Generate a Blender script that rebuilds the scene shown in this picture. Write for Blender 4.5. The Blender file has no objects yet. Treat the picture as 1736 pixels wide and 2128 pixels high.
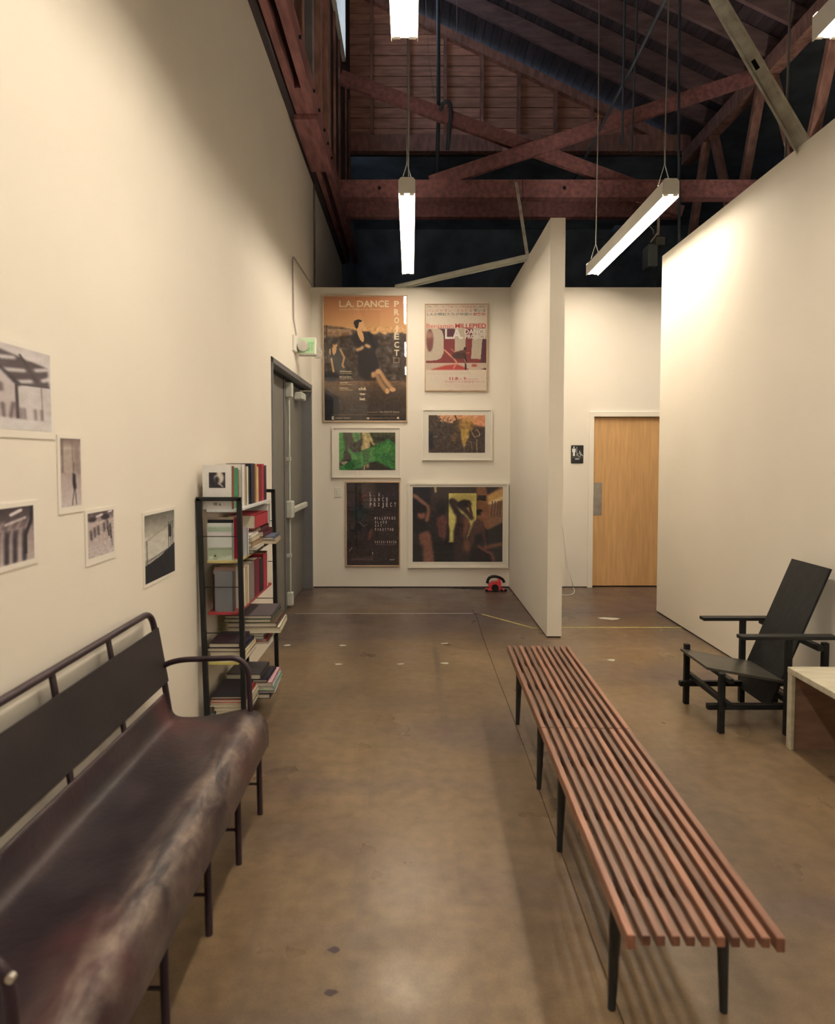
import bpy, math, random
import numpy as np
from mathutils import Vector, Matrix
random.seed(7)
SC = bpy.context.scene
COL = SC.collection

# ------------------------------------------------------------------ camera, world, exposure
F_PX, CAM_H = 1400.0, 1.57
PITCH = math.atan(3.2e-5 * F_PX)
cam_d = bpy.data.cameras.new('camera')
cam_d.sensor_fit = 'VERTICAL'; cam_d.sensor_height = 36.0; cam_d.sensor_width = 29.37
cam_d.lens = F_PX / 2128 * 36.0
cam_d.shift_x = 14.0 / 2128; cam_d.shift_y = -(1064 - 1012.7) / 2128
cam_d.clip_start = 0.05; cam_d.clip_end = 100
cam_d.dof.use_dof = True; cam_d.dof.focus_distance = 6.5; cam_d.dof.aperture_fstop = 2.8
cam = bpy.data.objects.new('camera', cam_d); COL.objects.link(cam)
cam.location = (0, 0, CAM_H); cam.rotation_euler = (math.pi / 2 - PITCH, 0, 0)
SC.camera = cam

wd = bpy.data.worlds.new('sky'); SC.world = wd; wd.use_nodes = True
bg = wd.node_tree.nodes['Background']; bg.inputs[0].default_value = (0.72, 0.85, 1.0, 1); bg.inputs[1].default_value = 1.3
SC.view_settings.view_transform = 'Standard'; SC.view_settings.look = 'None'
SC.view_settings.exposure = 0.76; SC.view_settings.gamma = 1.0
TUBE_STRENGTH = 46.0
TUBE_COLOR = (1.0, 0.84, 0.64)
cy = SC.cycles
cy.use_denoising = True; cy.max_bounces = 7; cy.diffuse_bounces = 5; cy.glossy_bounces = 3
cy.transmission_bounces = 4; cy.transparent_max_bounces = 6; cy.caustics_reflective = False; cy.caustics_refractive = False
cy.sample_clamp_indirect = 6.0

# ------------------------------------------------------------------ helpers
def lin(c):
    c = np.asarray(c, float) / 255.0
    return np.where(c <= 0.04045, c / 12.92, ((c + 0.055) / 1.055) ** 2.4)
WREF = lin((232, 208, 172))
def A(*c, k=1.0):
    """surface colour from its look under the room's warm light"""
    return tuple(float(v) for v in np.clip(lin(c) / WREF * 0.78 * k, 0.004, 0.9))

def mat(name, col, rough=0.55, metal=0.0, var=0.0, scale=4.0, stretch=(1, 1, 1), bump=0.0, bscale=40.0,
        col2=None, spec=0.5, rnd=0.0, coat=0.0, rvar=0.0, detail=5.0, lo=0.35, hi=0.65):
    m = bpy.data.materials.new(name); m.use_nodes = True
    nt = m.node_tree; N = nt.nodes; L = nt.links
    b = N['Principled BSDF']
    b.inputs['Base Color'].default_value = (*col, 1); b.inputs['Roughness'].default_value = rough
    b.inputs['Metallic'].default_value = metal; b.inputs['Specular IOR Level'].default_value = spec
    b.inputs['Coat Weight'].default_value = coat; b.inputs['Coat Roughness'].default_value = 0.05
    tc = N.new('ShaderNodeTexCoord'); mp = N.new('ShaderNodeMapping'); mp.inputs['Scale'].default_value = stretch
    L.new(tc.outputs['Object'], mp.inputs['Vector'])
    src = None
    if var > 0 or col2 is not None:
        nz = N.new('ShaderNodeTexNoise'); nz.inputs['Scale'].default_value = scale; nz.inputs['Detail'].default_value = detail
        L.new(mp.outputs[0], nz.inputs['Vector'])
        rp = N.new('ShaderNodeValToRGB'); L.new(nz.outputs['Fac'], rp.inputs[0])
        if col2 is None:
            c1 = tuple(v * (1 - var) for v in col); c2 = tuple(min(0.95, v * (1 + var)) for v in col)
        else: c1, c2 = col, col2
        rp.color_ramp.elements[0].position = lo; rp.color_ramp.elements[0].color = (*c1, 1)
        rp.color_ramp.elements[1].position = hi; rp.color_ramp.elements[1].color = (*c2, 1)
        src = rp.outputs[0]
        if rvar > 0:
            mr = N.new('ShaderNodeMapRange'); L.new(nz.outputs['Fac'], mr.inputs[0])
            mr.inputs[1].default_value = 0.3; mr.inputs[2].default_value = 0.7
            mr.inputs[3].default_value = rough - rvar; mr.inputs[4].default_value = rough + rvar
            L.new(mr.outputs[0], b.inputs['Roughness'])
    if rnd > 0:
        oi = N.new('ShaderNodeObjectInfo'); mr = N.new('ShaderNodeMapRange')
        mr.inputs[3].default_value = 1 - rnd; mr.inputs[4].default_value = 1 + rnd
        L.new(oi.outputs['Random'], mr.inputs[0])
        hs = N.new('ShaderNodeHueSaturation'); L.new(mr.outputs[0], hs.inputs['Value'])
        if src is not None: L.new(src, hs.inputs['Color'])
        else: hs.inputs['Color'].default_value = (*col, 1)
        src = hs.outputs[0]
    if src is not None: L.new(src, b.inputs['Base Color'])
    if bump > 0:
        n2 = N.new('ShaderNodeTexNoise'); n2.inputs['Scale'].default_value = bscale; n2.inputs['Detail'].default_value = 4
        L.new(mp.outputs[0], n2.inputs['Vector'])
        bp = N.new('ShaderNodeBump'); bp.inputs['Strength'].default_value = bump; bp.inputs['Distance'].default_value = 0.01
        L.new(n2.outputs['Fac'], bp.inputs['Height']); L.new(bp.outputs[0], b.inputs['Normal'])
    return m

def emis(name, col, s):
    m = bpy.data.materials.new(name); m.use_nodes = True; b = m.node_tree.nodes['Principled BSDF']
    b.inputs['Base Color'].default_value = (0.8, 0.8, 0.8, 1)
    b.inputs['Emission Color'].default_value = (*col, 1); b.inputs['Emission Strength'].default_value = s
    return m

class MB:
    def __init__(s): s.v = []; s.f = []; s.sm = []
    def add(s, v, f, smooth=False):
        n = len(s.v); s.v += [tuple(p) for p in v]; s.f += [tuple(i + n for i in q) for q in f]; s.sm += [smooth] * len(f); return s
    def box(s, x0, x1, y0, y1, z0, z1, M=None, bev=0.0):
        if bev > 0:
            b = min(bev, (x1-x0)*.45, (y1-y0)*.45, (z1-z0)*.45)
            v = []
            # chamfered box: 24 verts
            for sx in (0, 1):
                for sy in (0, 1):
                    for sz in (0, 1):
                        X = x1 if sx else x0; Y = y1 if sy else y0; Z = z1 if sz else z0
                        dx = -b if sx else b; dy = -b if sy else b; dz = -b if sz else b
                        v += [(X, Y+dy, Z+dz), (X+dx, Y, Z+dz), (X+dx, Y+dy, Z)]
            def i(sx, sy, sz, a): return ((sx*2+sy)*2+sz)*3+a
            f = []
            for a in range(3):
                for sgn in (0, 1):
                    c = []
                    for (p, q) in ((0, 0), (1, 0), (1, 1), (0, 1)):
                        k = [0, 0, 0]; k[a] = sgn; k[(a+1) % 3] = p; k[(a+2) % 3] = q
                        c.append(i(*k, a))
                    f.append(c if sgn else c[::-1])
            for a in range(3):
                b1, c1 = (a+1) % 3, (a+2) % 3
                for p in (0, 1):
                    for q in (0, 1):
                        k0 = [0, 0, 0]; k1 = [0, 0, 0]; k0[b1] = k1[b1] = p; k0[c1] = k1[c1] = q; k1[a] = 1
                        fc = [i(*k0, b1), i(*k1, b1), i(*k1, c1), i(*k0, c1)]
                        f.append(fc if p == q else fc[::-1])
            for sx in (0, 1):
                for sy in (0, 1):
                    for sz in (0, 1):
                        t = [i(sx, sy, sz, 0), i(sx, sy, sz, 1), i(sx, sy, sz, 2)]
                        f.append(t if (sx+sy+sz) % 2 else t[::-1])
        else:
            v = [(x, y, z) for x in (x0, x1) for y in (y0, y1) for z in (z0, z1)]
            f = [(0, 1, 3, 2), (4, 6, 7, 5), (0, 4, 5, 1), (2, 3, 7, 6), (0, 2, 6, 4), (1, 5, 7, 3)]
        if M is not None: v = [tuple(M @ Vector(p)) for p in v]
        return s.add(v, f)
    def bar(s, p, q, w, h, up=(0, 0, 1), bev=0.0):
        """rectangular member from p to q, w across, h along up"""
        p, q = Vector(p), Vector(q); d = (q-p).normalized(); up = Vector(up)
        r = d.cross(up)
        if r.length < 1e-4: r = d.cross(Vector((0, 1, 0)))
        r.normalize(); u = r.cross(d)
        M = Matrix((( r.x, d.x, u.x, p.x), (r.y, d.y, u.y, p.y), (r.z, d.z, u.z, p.z), (0, 0, 0, 1)))
        return s.box(-w/2, w/2, 0, (q-p).length, -h/2, h/2, M, bev)
    def tube(s, pts, r, n=10, caps=True, radii=None):
        pts = [Vector(p) for p in pts]; V = []; prev = None
        for k, p in enumerate(pts):
            a = pts[max(0, k-1)]; b = pts[min(len(pts)-1, k+1)]; d = (b-a).normalized()
            if prev is None:
                t = Vector((0, 0, 1)) if abs(d.z) < 0.9 else Vector((1, 0, 0)); u = d.cross(t).normalized()
            else:
                u = (prev - d*prev.dot(d)).normalized()
            prev = u; w = d.cross(u); rr = radii[k] if radii else r
            V += [p + (u*math.cos(2*math.pi*i/n) + w*math.sin(2*math.pi*i/n))*rr for i in range(n)]
        Fc = []
        for k in range(len(pts)-1):
            for i in range(n):
                j = (i+1) % n; Fc.append((k*n+i, k*n+j, (k+1)*n+j, (k+1)*n+i))
        s.add(V, Fc, True)
        if caps:
            s.add(V[:n], [tuple(range(n))[::-1]]); s.add(V[-n:], [tuple(range(n))])
        return s
    def prism(s, prof, ax, a, b):
        """closed profile (2d list) swept along axis ax from a to b"""
        n = len(prof)
        def P(u, v, t): return (t, u, v) if ax == 0 else ((u, t, v) if ax == 1 else (u, v, t))
        V = [P(u, v, a) for u, v in prof] + [P(u, v, b) for u, v in prof]
        Fc = [(i, (i+1) % n, n+(i+1) % n, n+i) for i in range(n)] + [tuple(range(n))[::-1], tuple(range(n, 2*n))]
        return s.add(V, Fc)

def arc(p0, p1, p2, n=6):
    """quadratic bend"""
    p0, p1, p2 = map(Vector, (p0, p1, p2))
    return [p0*(1-t)**2 + p1*2*t*(1-t) + p2*t*t for t in [i/n for i in range(n+1)]]

def wloc(o):
    v = Vector((0, 0, 0))
    while o is not None: v += o.location; o = o.parent
    return v
def obj(name, mb, m, parent=None, local=False, **props):
    """one mesh object; vertices are given in world space unless local"""
    V = np.array(mb.v, float); me = bpy.data.meshes.new(name)
    org = np.zeros(3)
    if not local:
        if parent is not None: org = np.array(wloc(parent))
        else:
            org = (V.min(0)+V.max(0))/2; org[2] = V[:, 2].min()
    me.from_pydata((V-org).tolist(), [], mb.f)
    me.polygons.foreach_set('use_smooth', mb.sm)
    me.materials.append(m); me.update()
    import bmesh
    bm = bmesh.new(); bm.from_mesh(me); bmesh.ops.recalc_face_normals(bm, faces=bm.faces); bm.to_mesh(me); bm.free()
    o = bpy.data.objects.new(name, me); COL.objects.link(o)
    if parent is not None: o.parent = parent
    elif not local: o.location = org
    for k, v in props.items(): o[k] = v
    return o
def thing(name, label, cat, loc=(0, 0, 0), group=None, rz=0.0):
    o = bpy.data.objects.new(name, None); COL.objects.link(o); o.location = loc; o.rotation_euler = (0, 0, rz)
    o.empty_display_size = 0.1; o['label'] = label; o['category'] = cat
    if group: o['group'] = group
    return o
def tag(o, label, cat, group=None):
    o['label'] = label; o['category'] = cat
    if group: o['group'] = group
    return o
def struct(name, mb, m, parent=None):
    o = obj(name, mb, m, parent)
    if parent is None: o['kind'] = 'structure'
    return o
def holder(name, loc):
    o = bpy.data.objects.new(name, None); COL.objects.link(o); o.location = loc; o['kind'] = 'structure'; return o
def dup(root, **kw):
    r = root.copy(); COL.objects.link(r)
    for ch in root.children:
        c = ch.copy(); COL.objects.link(c); c.parent = r
        for g in ch.children:
            d = g.copy(); COL.objects.link(d); d.parent = c
    return r
def one(f): mb = MB(); f(mb); return mb

# ------------------------------------------------------------------ materials
m_wall = mat('wall_paint', (0.85, 0.82, 0.755), 0.6, var=0.02, scale=1.2, bump=0.06, bscale=120, spec=0.35)
m_floor = None
m_wood_red = mat('red_brown_timber', A(122, 72, 60, k=1.05), 0.7, var=0.3, scale=6, stretch=(3, 0.5, 3), bump=0.3, bscale=30, rnd=0.12)
m_wood_br = mat('brown_timber', A(118, 78, 58, k=1.9), 0.75, var=0.3, scale=7, stretch=(2, 2, 0.6), bump=0.3, bscale=30, rnd=0.15)
m_siding = mat('brown_siding', A(126, 84, 60, k=2.8), 0.8, var=0.22, scale=5, stretch=(0.6, 1, 4), bump=0.25, bscale=25, rnd=0.12)
m_deck = mat('dark_roof_board', A(64, 48, 44, k=1.1), 0.85, var=0.3, scale=5, stretch=(3, .4, 1), bump=0.2, rnd=0.2)
m_gray_post = mat('gray_painted_timber', A(125, 108, 92, k=1.3), 0.7, var=0.15, scale=5)
m_dark = mat('dark_back_wall', (0.30, 0.37, 0.46), 0.9, var=0.2, scale=2)
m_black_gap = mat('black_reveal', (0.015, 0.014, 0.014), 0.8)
m_doorgrey = mat('gray_door_paint', A(116, 102, 80, k=1.1), 0.45, var=0.05, scale=8)
m_doorframe = mat('gray_frame_paint', A(104, 94, 80, k=1.1), 0.4, var=0.05, scale=8)
m_steel = mat('brushed_steel', (0.62, 0.60, 0.56), 0.32, 0.9, var=0.1, scale=20)
m_galv = mat('galvanised_steel', (0.84, 0.81, 0.70), 0.32, 0.12, var=0.2, scale=9, bump=0.05)
m_beige_metal = mat('beige_painted_steel', A(205, 188, 150), 0.5, 0.0, var=0.08, scale=8)
m_white_en = mat('white_enamel', (0.78, 0.77, 0.73), 0.4, var=0.03, scale=8)
m_blackmetal = mat('black_painted_metal', (0.013, 0.015, 0.017), 0.4, spec=0.3, var=0.2, scale=10)
m_blackwood = mat('black_stained_wood', (0.009, 0.010, 0.011), 0.55, spec=0.25, var=0.35, scale=6, stretch=(1, 4, 4), bump=0.05, bscale=60)
m_blackpipe = mat('dark_blue_gray_pipe', (0.05, 0.065, 0.085), 0.45, 0.3, var=0.1)
m_cable = mat('gray_cable', A(120, 105, 82), 0.6, 0.2, var=0.1)
m_tube = emis('lit_fluorescent_tube', TUBE_COLOR, TUBE_STRENGTH)
m_wood_door = mat('maple_door_veneer', A(206, 148, 84, k=1.0), 0.42, var=0.09, scale=3.5, stretch=(9, 1, 0.7), bump=0.03, bscale=30, spec=0.4)
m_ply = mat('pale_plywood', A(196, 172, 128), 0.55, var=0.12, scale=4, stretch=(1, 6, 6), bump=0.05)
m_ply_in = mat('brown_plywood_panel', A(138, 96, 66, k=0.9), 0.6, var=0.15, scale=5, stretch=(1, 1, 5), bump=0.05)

m_rafter = mat('brown_rafter', A(92, 66, 56, k=1.5), 0.8, var=0.25, scale=7, stretch=(.5, 2, 2), bump=0.2, bscale=30, rnd=0.12)
# ------------------------------------------------------------------ setting: floor
def floor_mat():
    m = bpy.data.materials.new('polished_brown_concrete'); m.use_nodes = True
    nt = m.node_tree; N = nt.nodes; L = nt.links; b = N['Principled BSDF']
    tc = N.new('ShaderNodeTexCoord')
    def nz(scale, st=(1, 1, 1), det=6, dist=0.0):
        mp = N.new('ShaderNodeMapping'); mp.inputs['Scale'].default_value = st
        g = N.new('ShaderNodeNewGeometry'); L.new(g.outputs['Position'], mp.inputs['Vector'])
        n = N.new('ShaderNodeTexNoise'); n.inputs['Scale'].default_value = scale; n.inputs['Detail'].default_value = det
        n.inputs['Distortion'].default_value = dist; L.new(mp.outputs[0], n.inputs['Vector']); return n.outputs['Fac']
    def ramp(f, p0, c0, p1, c1):
        r = N.new('ShaderNodeValToRGB'); L.new(f, r.inputs[0])
        r.color_ramp.elements[0].position = p0; r.color_ramp.elements[0].color = (*c0, 1)
        r.color_ramp.elements[1].position = p1; r.color_ramp.elements[1].color = (*c1, 1); return r.outputs[0]
    def mix(f, a, c, mode='MIX'):
        x = N.new('ShaderNodeMix'); x.data_type = 'RGBA'; x.blend_type = mode
        if hasattr(f, 'is_linked'): L.new(f, x.inputs[0])
        else: x.inputs[0].default_value = f
        for k, v in ((6, a), (7, c)):
            if isinstance(v, tuple): x.inputs[k].default_value = (*v, 1)
            else: L.new(v, x.inputs[k])
        return x.outputs[2]
    base = ramp(nz(0.9, (1, 0.6, 1), 8, 0.4), 0.36, A(92, 68, 43), 0.66, A(132, 100, 62))
    dark = ramp(nz(0.55, (0.7, 2.2, 1), 7, 0.6), 0.50, (0, 0, 0), 0.70, (1, 1, 1))
    c = mix(dark, base, mix(0.85, base, A(84, 64, 54)))
    streak = ramp(nz(1.6, (3.0, 0.12, 1), 5, 0.2), 0.60, (0, 0, 0), 0.74, (1, 1, 1))
    c = mix(streak, c, mix(0.45, c, A(66, 52, 46)))
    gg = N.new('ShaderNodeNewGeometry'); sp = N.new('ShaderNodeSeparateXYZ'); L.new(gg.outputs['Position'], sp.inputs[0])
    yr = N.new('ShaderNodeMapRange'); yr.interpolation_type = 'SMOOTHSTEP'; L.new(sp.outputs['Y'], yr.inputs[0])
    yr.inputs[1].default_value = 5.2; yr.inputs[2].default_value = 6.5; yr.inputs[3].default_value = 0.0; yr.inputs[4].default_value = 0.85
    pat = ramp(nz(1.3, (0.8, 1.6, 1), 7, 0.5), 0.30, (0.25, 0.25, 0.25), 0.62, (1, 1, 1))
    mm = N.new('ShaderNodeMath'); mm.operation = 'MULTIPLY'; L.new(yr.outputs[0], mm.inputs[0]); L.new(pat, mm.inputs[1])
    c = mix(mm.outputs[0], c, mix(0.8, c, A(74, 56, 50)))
    ln = N.new('ShaderNodeMath'); ln.operation = 'SUBTRACT'; L.new(sp.outputs['X'], ln.inputs[0]); ln.inputs[1].default_value = 0.2
    la = N.new('ShaderNodeMath'); la.operation = 'ABSOLUTE'; L.new(ln.outputs[0], la.inputs[0])
    lr = N.new('ShaderNodeMapRange'); lr.interpolation_type = 'SMOOTHSTEP'; L.new(la.outputs[0], lr.inputs[0])
    lr.inputs[1].default_value = 0.008; lr.inputs[2].default_value = 0.035; lr.inputs[3].default_value = 0.55; lr.inputs[4].default_value = 0.0
    lm = N.new('ShaderNodeMath'); lm.operation = 'MULTIPLY'; L.new(lr.outputs[0], lm.inputs[0])
    L.new(ramp(nz(1.1, (3, 1, 1), 4), 0.42, (0, 0, 0), 0.62, (1, 1, 1)), lm.inputs[1])
    c = mix(lm.outputs[0], c, A(70, 54, 46))
    mott = ramp(nz(14, (1, 1, 1), 8), 0.3, (0.80, 0.80, 0.80), 0.7, (1.16, 1.16, 1.16))
    c = mix(1.0, c, mott, 'MULTIPLY')
    fine = ramp(nz(160, (1, 1, 1), 3), 0.3, (0.86, 0.86, 0.86), 0.7, (1.12, 1.12, 1.12))
    c = mix(1.0, c, fine, 'MULTIPLY')
    L.new(c, b.inputs['Base Color'])
    mr = N.new('ShaderNodeMapRange'); L.new(nz(2.2, (1, 1, 1), 5), mr.inputs[0])
    mr.inputs[1].default_value = 0.3; mr.inputs[2].default_value = 0.7; mr.inputs[3].default_value = 0.25; mr.inputs[4].default_value = 0.44
    L.new(mr.outputs[0], b.inputs['Roughness']); b.inputs['Specular IOR Level'].default_value = 0.45
    bp = N.new('ShaderNodeBump'); bp.inputs['Strength'].default_value = 0.08; bp.inputs['Distance'].default_value = 0.01
    L.new(nz(30, (1, 1, 1), 4), bp.inputs['Height']); L.new(bp.outputs[0], b.inputs['Normal'])
    return m
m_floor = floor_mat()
fl = struct('floor', one(lambda b: b.box(-1.45, 9.0, -9.0, 16.2, -0.12, -0.02)), m_black_gap)
G = 0.0016
def slab(x0, x1, y0, y1):
    # the joint between two big slabs drifts a little, so slab edges follow it
    def jx(y): return 0.625 + 0.010*(y-5)+0.004*math.sin(y*2.1)
    n = 24; V = []; Fc = []
    for i in range(n+1):
        y = y0 + (y1-y0)*i/n
        a = jx(y)+G if x0 == 'j' else x0; c = jx(y)-G if x1 == 'j' else x1
        V += [(a, y, -0.02), (c, y, -0.02), (c, y, 0.0), (a, y, 0.0)]
    for i in range(n):
        for k in range(4):
            Fc.append((4*i+k, 4*i+(k+1) % 4, 4*i+4+(k+1) % 4, 4*i+4+k))
    Fc += [(0, 1, 2, 3), (4*n+3, 4*n+2, 4*n+1, 4*n)]
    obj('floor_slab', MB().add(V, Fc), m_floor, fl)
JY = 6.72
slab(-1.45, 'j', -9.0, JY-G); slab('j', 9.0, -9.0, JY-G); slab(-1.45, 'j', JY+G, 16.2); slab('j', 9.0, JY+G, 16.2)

# ------------------------------------------------------------------ setting: walls
WX = -1.18; BY = 8.06; PT = 3.575; PLATE = 4.87
DY0, DY1, DZ = 5.72, 8.01, 2.42
w = MB(); w.box(WX-0.25, WX, -9.0, DY0, 0, PLATE).box(WX-0.25, WX, DY1, 11.7, 0, PLATE).box(WX-0.25, WX, DY0, DY1, DZ, PLATE)
wl = struct('wall_left', w, m_wall)
struct('wall_back', one(lambda b: b.box(WX, 1.19, BY, BY+0.13, 0.012, PT).box(1.31, 2.145, BY, BY+0.13, 0.012, PT)
       .box(2.145, 3.11, BY, BY+0.13, 2.09, PT).box(3.11, 9.0, BY, BY+0.13, 0.012, PT)), m_wall)
struct('wall_middle', one(lambda b: b.box(1.185, 1.312, 5.80, BY+0.13, 0.012, PT+0.02)), m_wall)
struct('wall_right', one(lambda b: b.box(2.50, 2.63, -0.6, 6.79, 0.012, PT-0.01)), m_wall)
struct('baseboard_back', one(lambda b: b.box(WX+0.002, 1.18, BY-0.001, BY+0.12, 0, 0.012).box(1.318, 2.14, BY+.001, BY+0.12, 0, 0.012).box(3.12, 9, BY+.001, BY+0.12, 0, 0.012)), m_black_gap)
struct('baseboard_middle', one(lambda b: b.box(1.19, 1.307, 5.806, BY+0.12, 0, 0.012)), m_black_gap)
struct('baseboard_right', one(lambda b: b.box(2.506, 2.625, -0.59, 6.785, 0, 0.012)), m_black_gap)
struct('wall_front', one(lambda b: b.box(-1.4, 9.0, -9.2, -9.0, 0, 10)), m_wall)
struct('wall_far', one(lambda b: b.box(-1.4, 9.0, 16.2, 16.4, 0, 7.1)), m_dark)
struct('wall_outer', one(lambda b: b.box(9.0, 9.2, -9.2, 16.4, 0, 7.2)), m_dark)
struct('wall_far_left', one(lambda b: b.box(-1.42, -1.30, 11.7, 16.3, 0, 7.1)), m_dark)
struct('ceiling_low', one(lambda b: b.box(4.75, 9.1, -9.2, 16.4, 7.05, 7.15).box(-1.5, 4.75, 11.79, 16.4, 6.95, 7.04)), m_dark)

# gable wall: sill beam, boards, studs, sloping plate
RS = 0.469
def rz(x): return 8.875 - RS*x          # underside of the rafters
GY = 11.6
gw = struct('wall_gable', one(lambda b: b.prism([(-1.3, 6.71), (4.8, 6.71), (4.8, rz(4.8)+.2), (-1.3, rz(-1.3)+.2)], 1, GY+0.135, GY+0.18)), m_deck)
zb = 6.98; k = 0
while zb < 9.5:
    z1 = zb+0.172
    xe = min(4.75, (8.875+0.15-zb)/RS)
    xe2 = min(4.75, (8.875+0.15-z1)/RS)
    if xe > -1.2:
        xe2 = max(xe2, -1.25)
        o = obj('siding_board', MB().prism([(-1.28, zb), (xe, zb), (xe2, z1-0.014), (-1.28, z1-0.014)], 1, GY+0.095+0.006*random.random(), GY+0.13), m_siding, gw)
    zb = z1; k += 1
for i in range(8):
    x = -0.66+0.62*i+0.0
    obj('stud', one(lambda b: b.box(x-0.025, x+0.025, GY-0.02, GY+0.093, 6.975, max(7.0, rz(x)+0.02))), m_wood_br, gw)
obj('sill_beam', one(lambda b: b.box(-1.05, 4.7, GY-0.06, GY+0.09, 6.70, 6.97)), m_wood_br, gw)
obj('top_plate', one(lambda b: b.bar((-1.05, GY+0.02, rz(-1.05)+0.07), (4.72, GY+0.02, rz(4.72)+0.07), 0.11, 0.14, up=(0, 0, 1))), m_wood_br, gw)

# roof: rafters and deck boards
roof = holder('ceiling', (0, 4, 7))
y = -8.5
while y < 11.2:
    obj('rafter', one(lambda b: b.bar((-1.1, y, rz(-1.1)+0.12), (4.75, y, rz(4.75)+0.12), 0.055, 0.235)), m_rafter, roof)
    y += 0.6
rafter_top = 0.245
sl = math.hypot(1, RS); nb = 46
for i in range(nb):
    xa = -1.45+i*0.14; xb = xa+0.133
    za, zc = rz(xa)+0.275, rz(xb)+0.275
    dz = 0.006*random.random()
    obj('roof_board', MB().prism([(xa, za-dz), (xb, zc-dz), (xb, zc+0.02), (xa, za+0.02)], 1, -9.2, 12.0), m_deck, roof)
obj('roof_felt', MB().prism([(-1.5, rz(-1.5)+0.31), (5.0, rz(5.0)+0.31), (5.0, rz(5.0)+0.35), (-1.5, rz(-1.5)+0.35)], 1, -9.2, 12.05), m_black_gap, roof)

# clerestory wall above the left truss, with a window
CX = -1.03
WY0, WY1, WZ0, WZ1 = 8.0, 10.45, 7.5, 9.05
cl = MB()
cl.box(CX-0.1, CX, -9.2, WY0, 5.12, 9.6).box(CX-0.1, CX, WY1, 11.75, 5.12, 9.6).box(CX-0.1, CX, WY0, WY1, 5.12, WZ0).box(CX-0.1, CX, WY0, WY1, WZ1, 9.6)
cw = struct('wall_clerestory', cl, m_deck)
for i, y in enumerate((3.2, 3.8, 4.4, 5.0, 5.5, 6.05, 6.65, 7.25, 7.9)):
    obj('post', one(lambda b: b.box(CX+0.001, CX+0.095, y-0.06, y+0.06, 5.09, 9.35, bev=.004)), m_gray_post if i in (3, 4, 6) else m_wood_br, cw)
for y in (8.6, 9.2, 9.8, 10.8, 11.4):
    obj('post', one(lambda b: b.box(CX+0.001, CX+0.03, y-0.04, y+0.04, 5.09, 7.45, bev=.004)), m_wood_br, cw)
m_glass = bpy.data.materials.new('window_glass'); m_glass.use_nodes = True
nt = m_glass.node_tree; nt.nodes.clear()
o_ = nt.nodes.new('ShaderNodeOutputMaterial'); mx = nt.nodes.new('ShaderNodeMixShader'); tr = nt.nodes.new('ShaderNodeBsdfTransparent')
gl = nt.nodes.new('ShaderNodeBsdfGlossy'); gl.inputs['Roughness'].default_value = 0.02; lw = nt.nodes.new('ShaderNodeLayerWeight'); lw.inputs[0].default_value = 0.5
pw = nt.nodes.new('ShaderNodeMath'); pw.operation = 'POWER'; pw.inputs[1].default_value = 5.0; nt.links.new(lw.outputs['Facing'], pw.inputs[0])
fr = nt.nodes.new('ShaderNodeMath'); fr.operation = 'MULTIPLY_ADD'; fr.inputs[1].default_value = 0.5; fr.inputs[2].default_value = 0.035; nt.links.new(pw.outputs[0], fr.inputs[0])
tr.inputs[0].default_value = (1, 1, 1, 1)
nt.links.new(fr.outputs[0], mx.inputs[0]); nt.links.new(tr.outputs[0], mx.inputs[1]); nt.links.new(gl.outputs[0], mx.inputs[2]); nt.links.new(mx.outputs[0], o_.inputs[0])
wn = struct('window_1', one(lambda b: b.box(CX-0.1, CX+0.02, WY0, WY0+0.06, WZ0, WZ1).box(CX-0.1, CX+0.05, WY1-0.06, WY1, WZ0, WZ1)
            .box(CX-0.1, CX+0.05, WY0, WY1, WZ0, WZ0+0.05).box(CX-0.1, CX+0.05, WY0, WY1, WZ1-0.05, WZ1)), m_white_en)
for k in range(3):
    a = WY0+0.06+k*(WY1-WY0-0.12)/3; c = a+(WY1-WY0-0.12)/3
    obj('pane', one(lambda b: b.box(CX-0.012, CX-0.008, a+0.01, c-0.01, WZ0+0.05, WZ1-0.05)), m_glass, wn)
    if k: obj('glazing_bar', one(lambda b: b.box(CX-0.05, CX+0.005, a-0.012, a+0.012, WZ0+0.05, WZ1-0.05)), m_white_en, wn)

# left longitudinal truss on top of the wall
lt = thing('timber_truss', 'long red-brown double timber chord resting along top of the left wall', 'truss', (-1.0, 4, PLATE))
for (a, c, mm) in ((-1.105, -1.045, m_wood_red), (-0.985, -0.905, m_wood_red)):
    obj('chord', one(lambda b: b.box(a, c, -8.95, 11.65, PLATE+0.005, PLATE+0.20)), mm, lt)
obj('wall_plate', one(lambda b: b.box(-1.43, -1.12, -8.95, 11.69, PLATE+0.0005, PLATE+0.2495)), m_deck, lt)
obj('splice_block', one(lambda b: b.box(-1.135, -0.90, 6.65, 7.85, PLATE-0.045, PLATE+0.004)), m_wood_red, lt)
obj('splice_block', one(lambda b: b.box(-1.045, -0.985, 6.2, 7.95, PLATE+0.01, PLATE+0.12)), m_wood_red, lt)
for yy in (5.6, 6.4, 6.75, 7.15, 7.45, 7.8):
    obj('bolt', one(lambda b: b.tube([(-0.905, yy, PLATE+0.09), (-0.885, yy, PLATE+0.09)], 0.016, 8)), m_blackmetal, lt)

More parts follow.
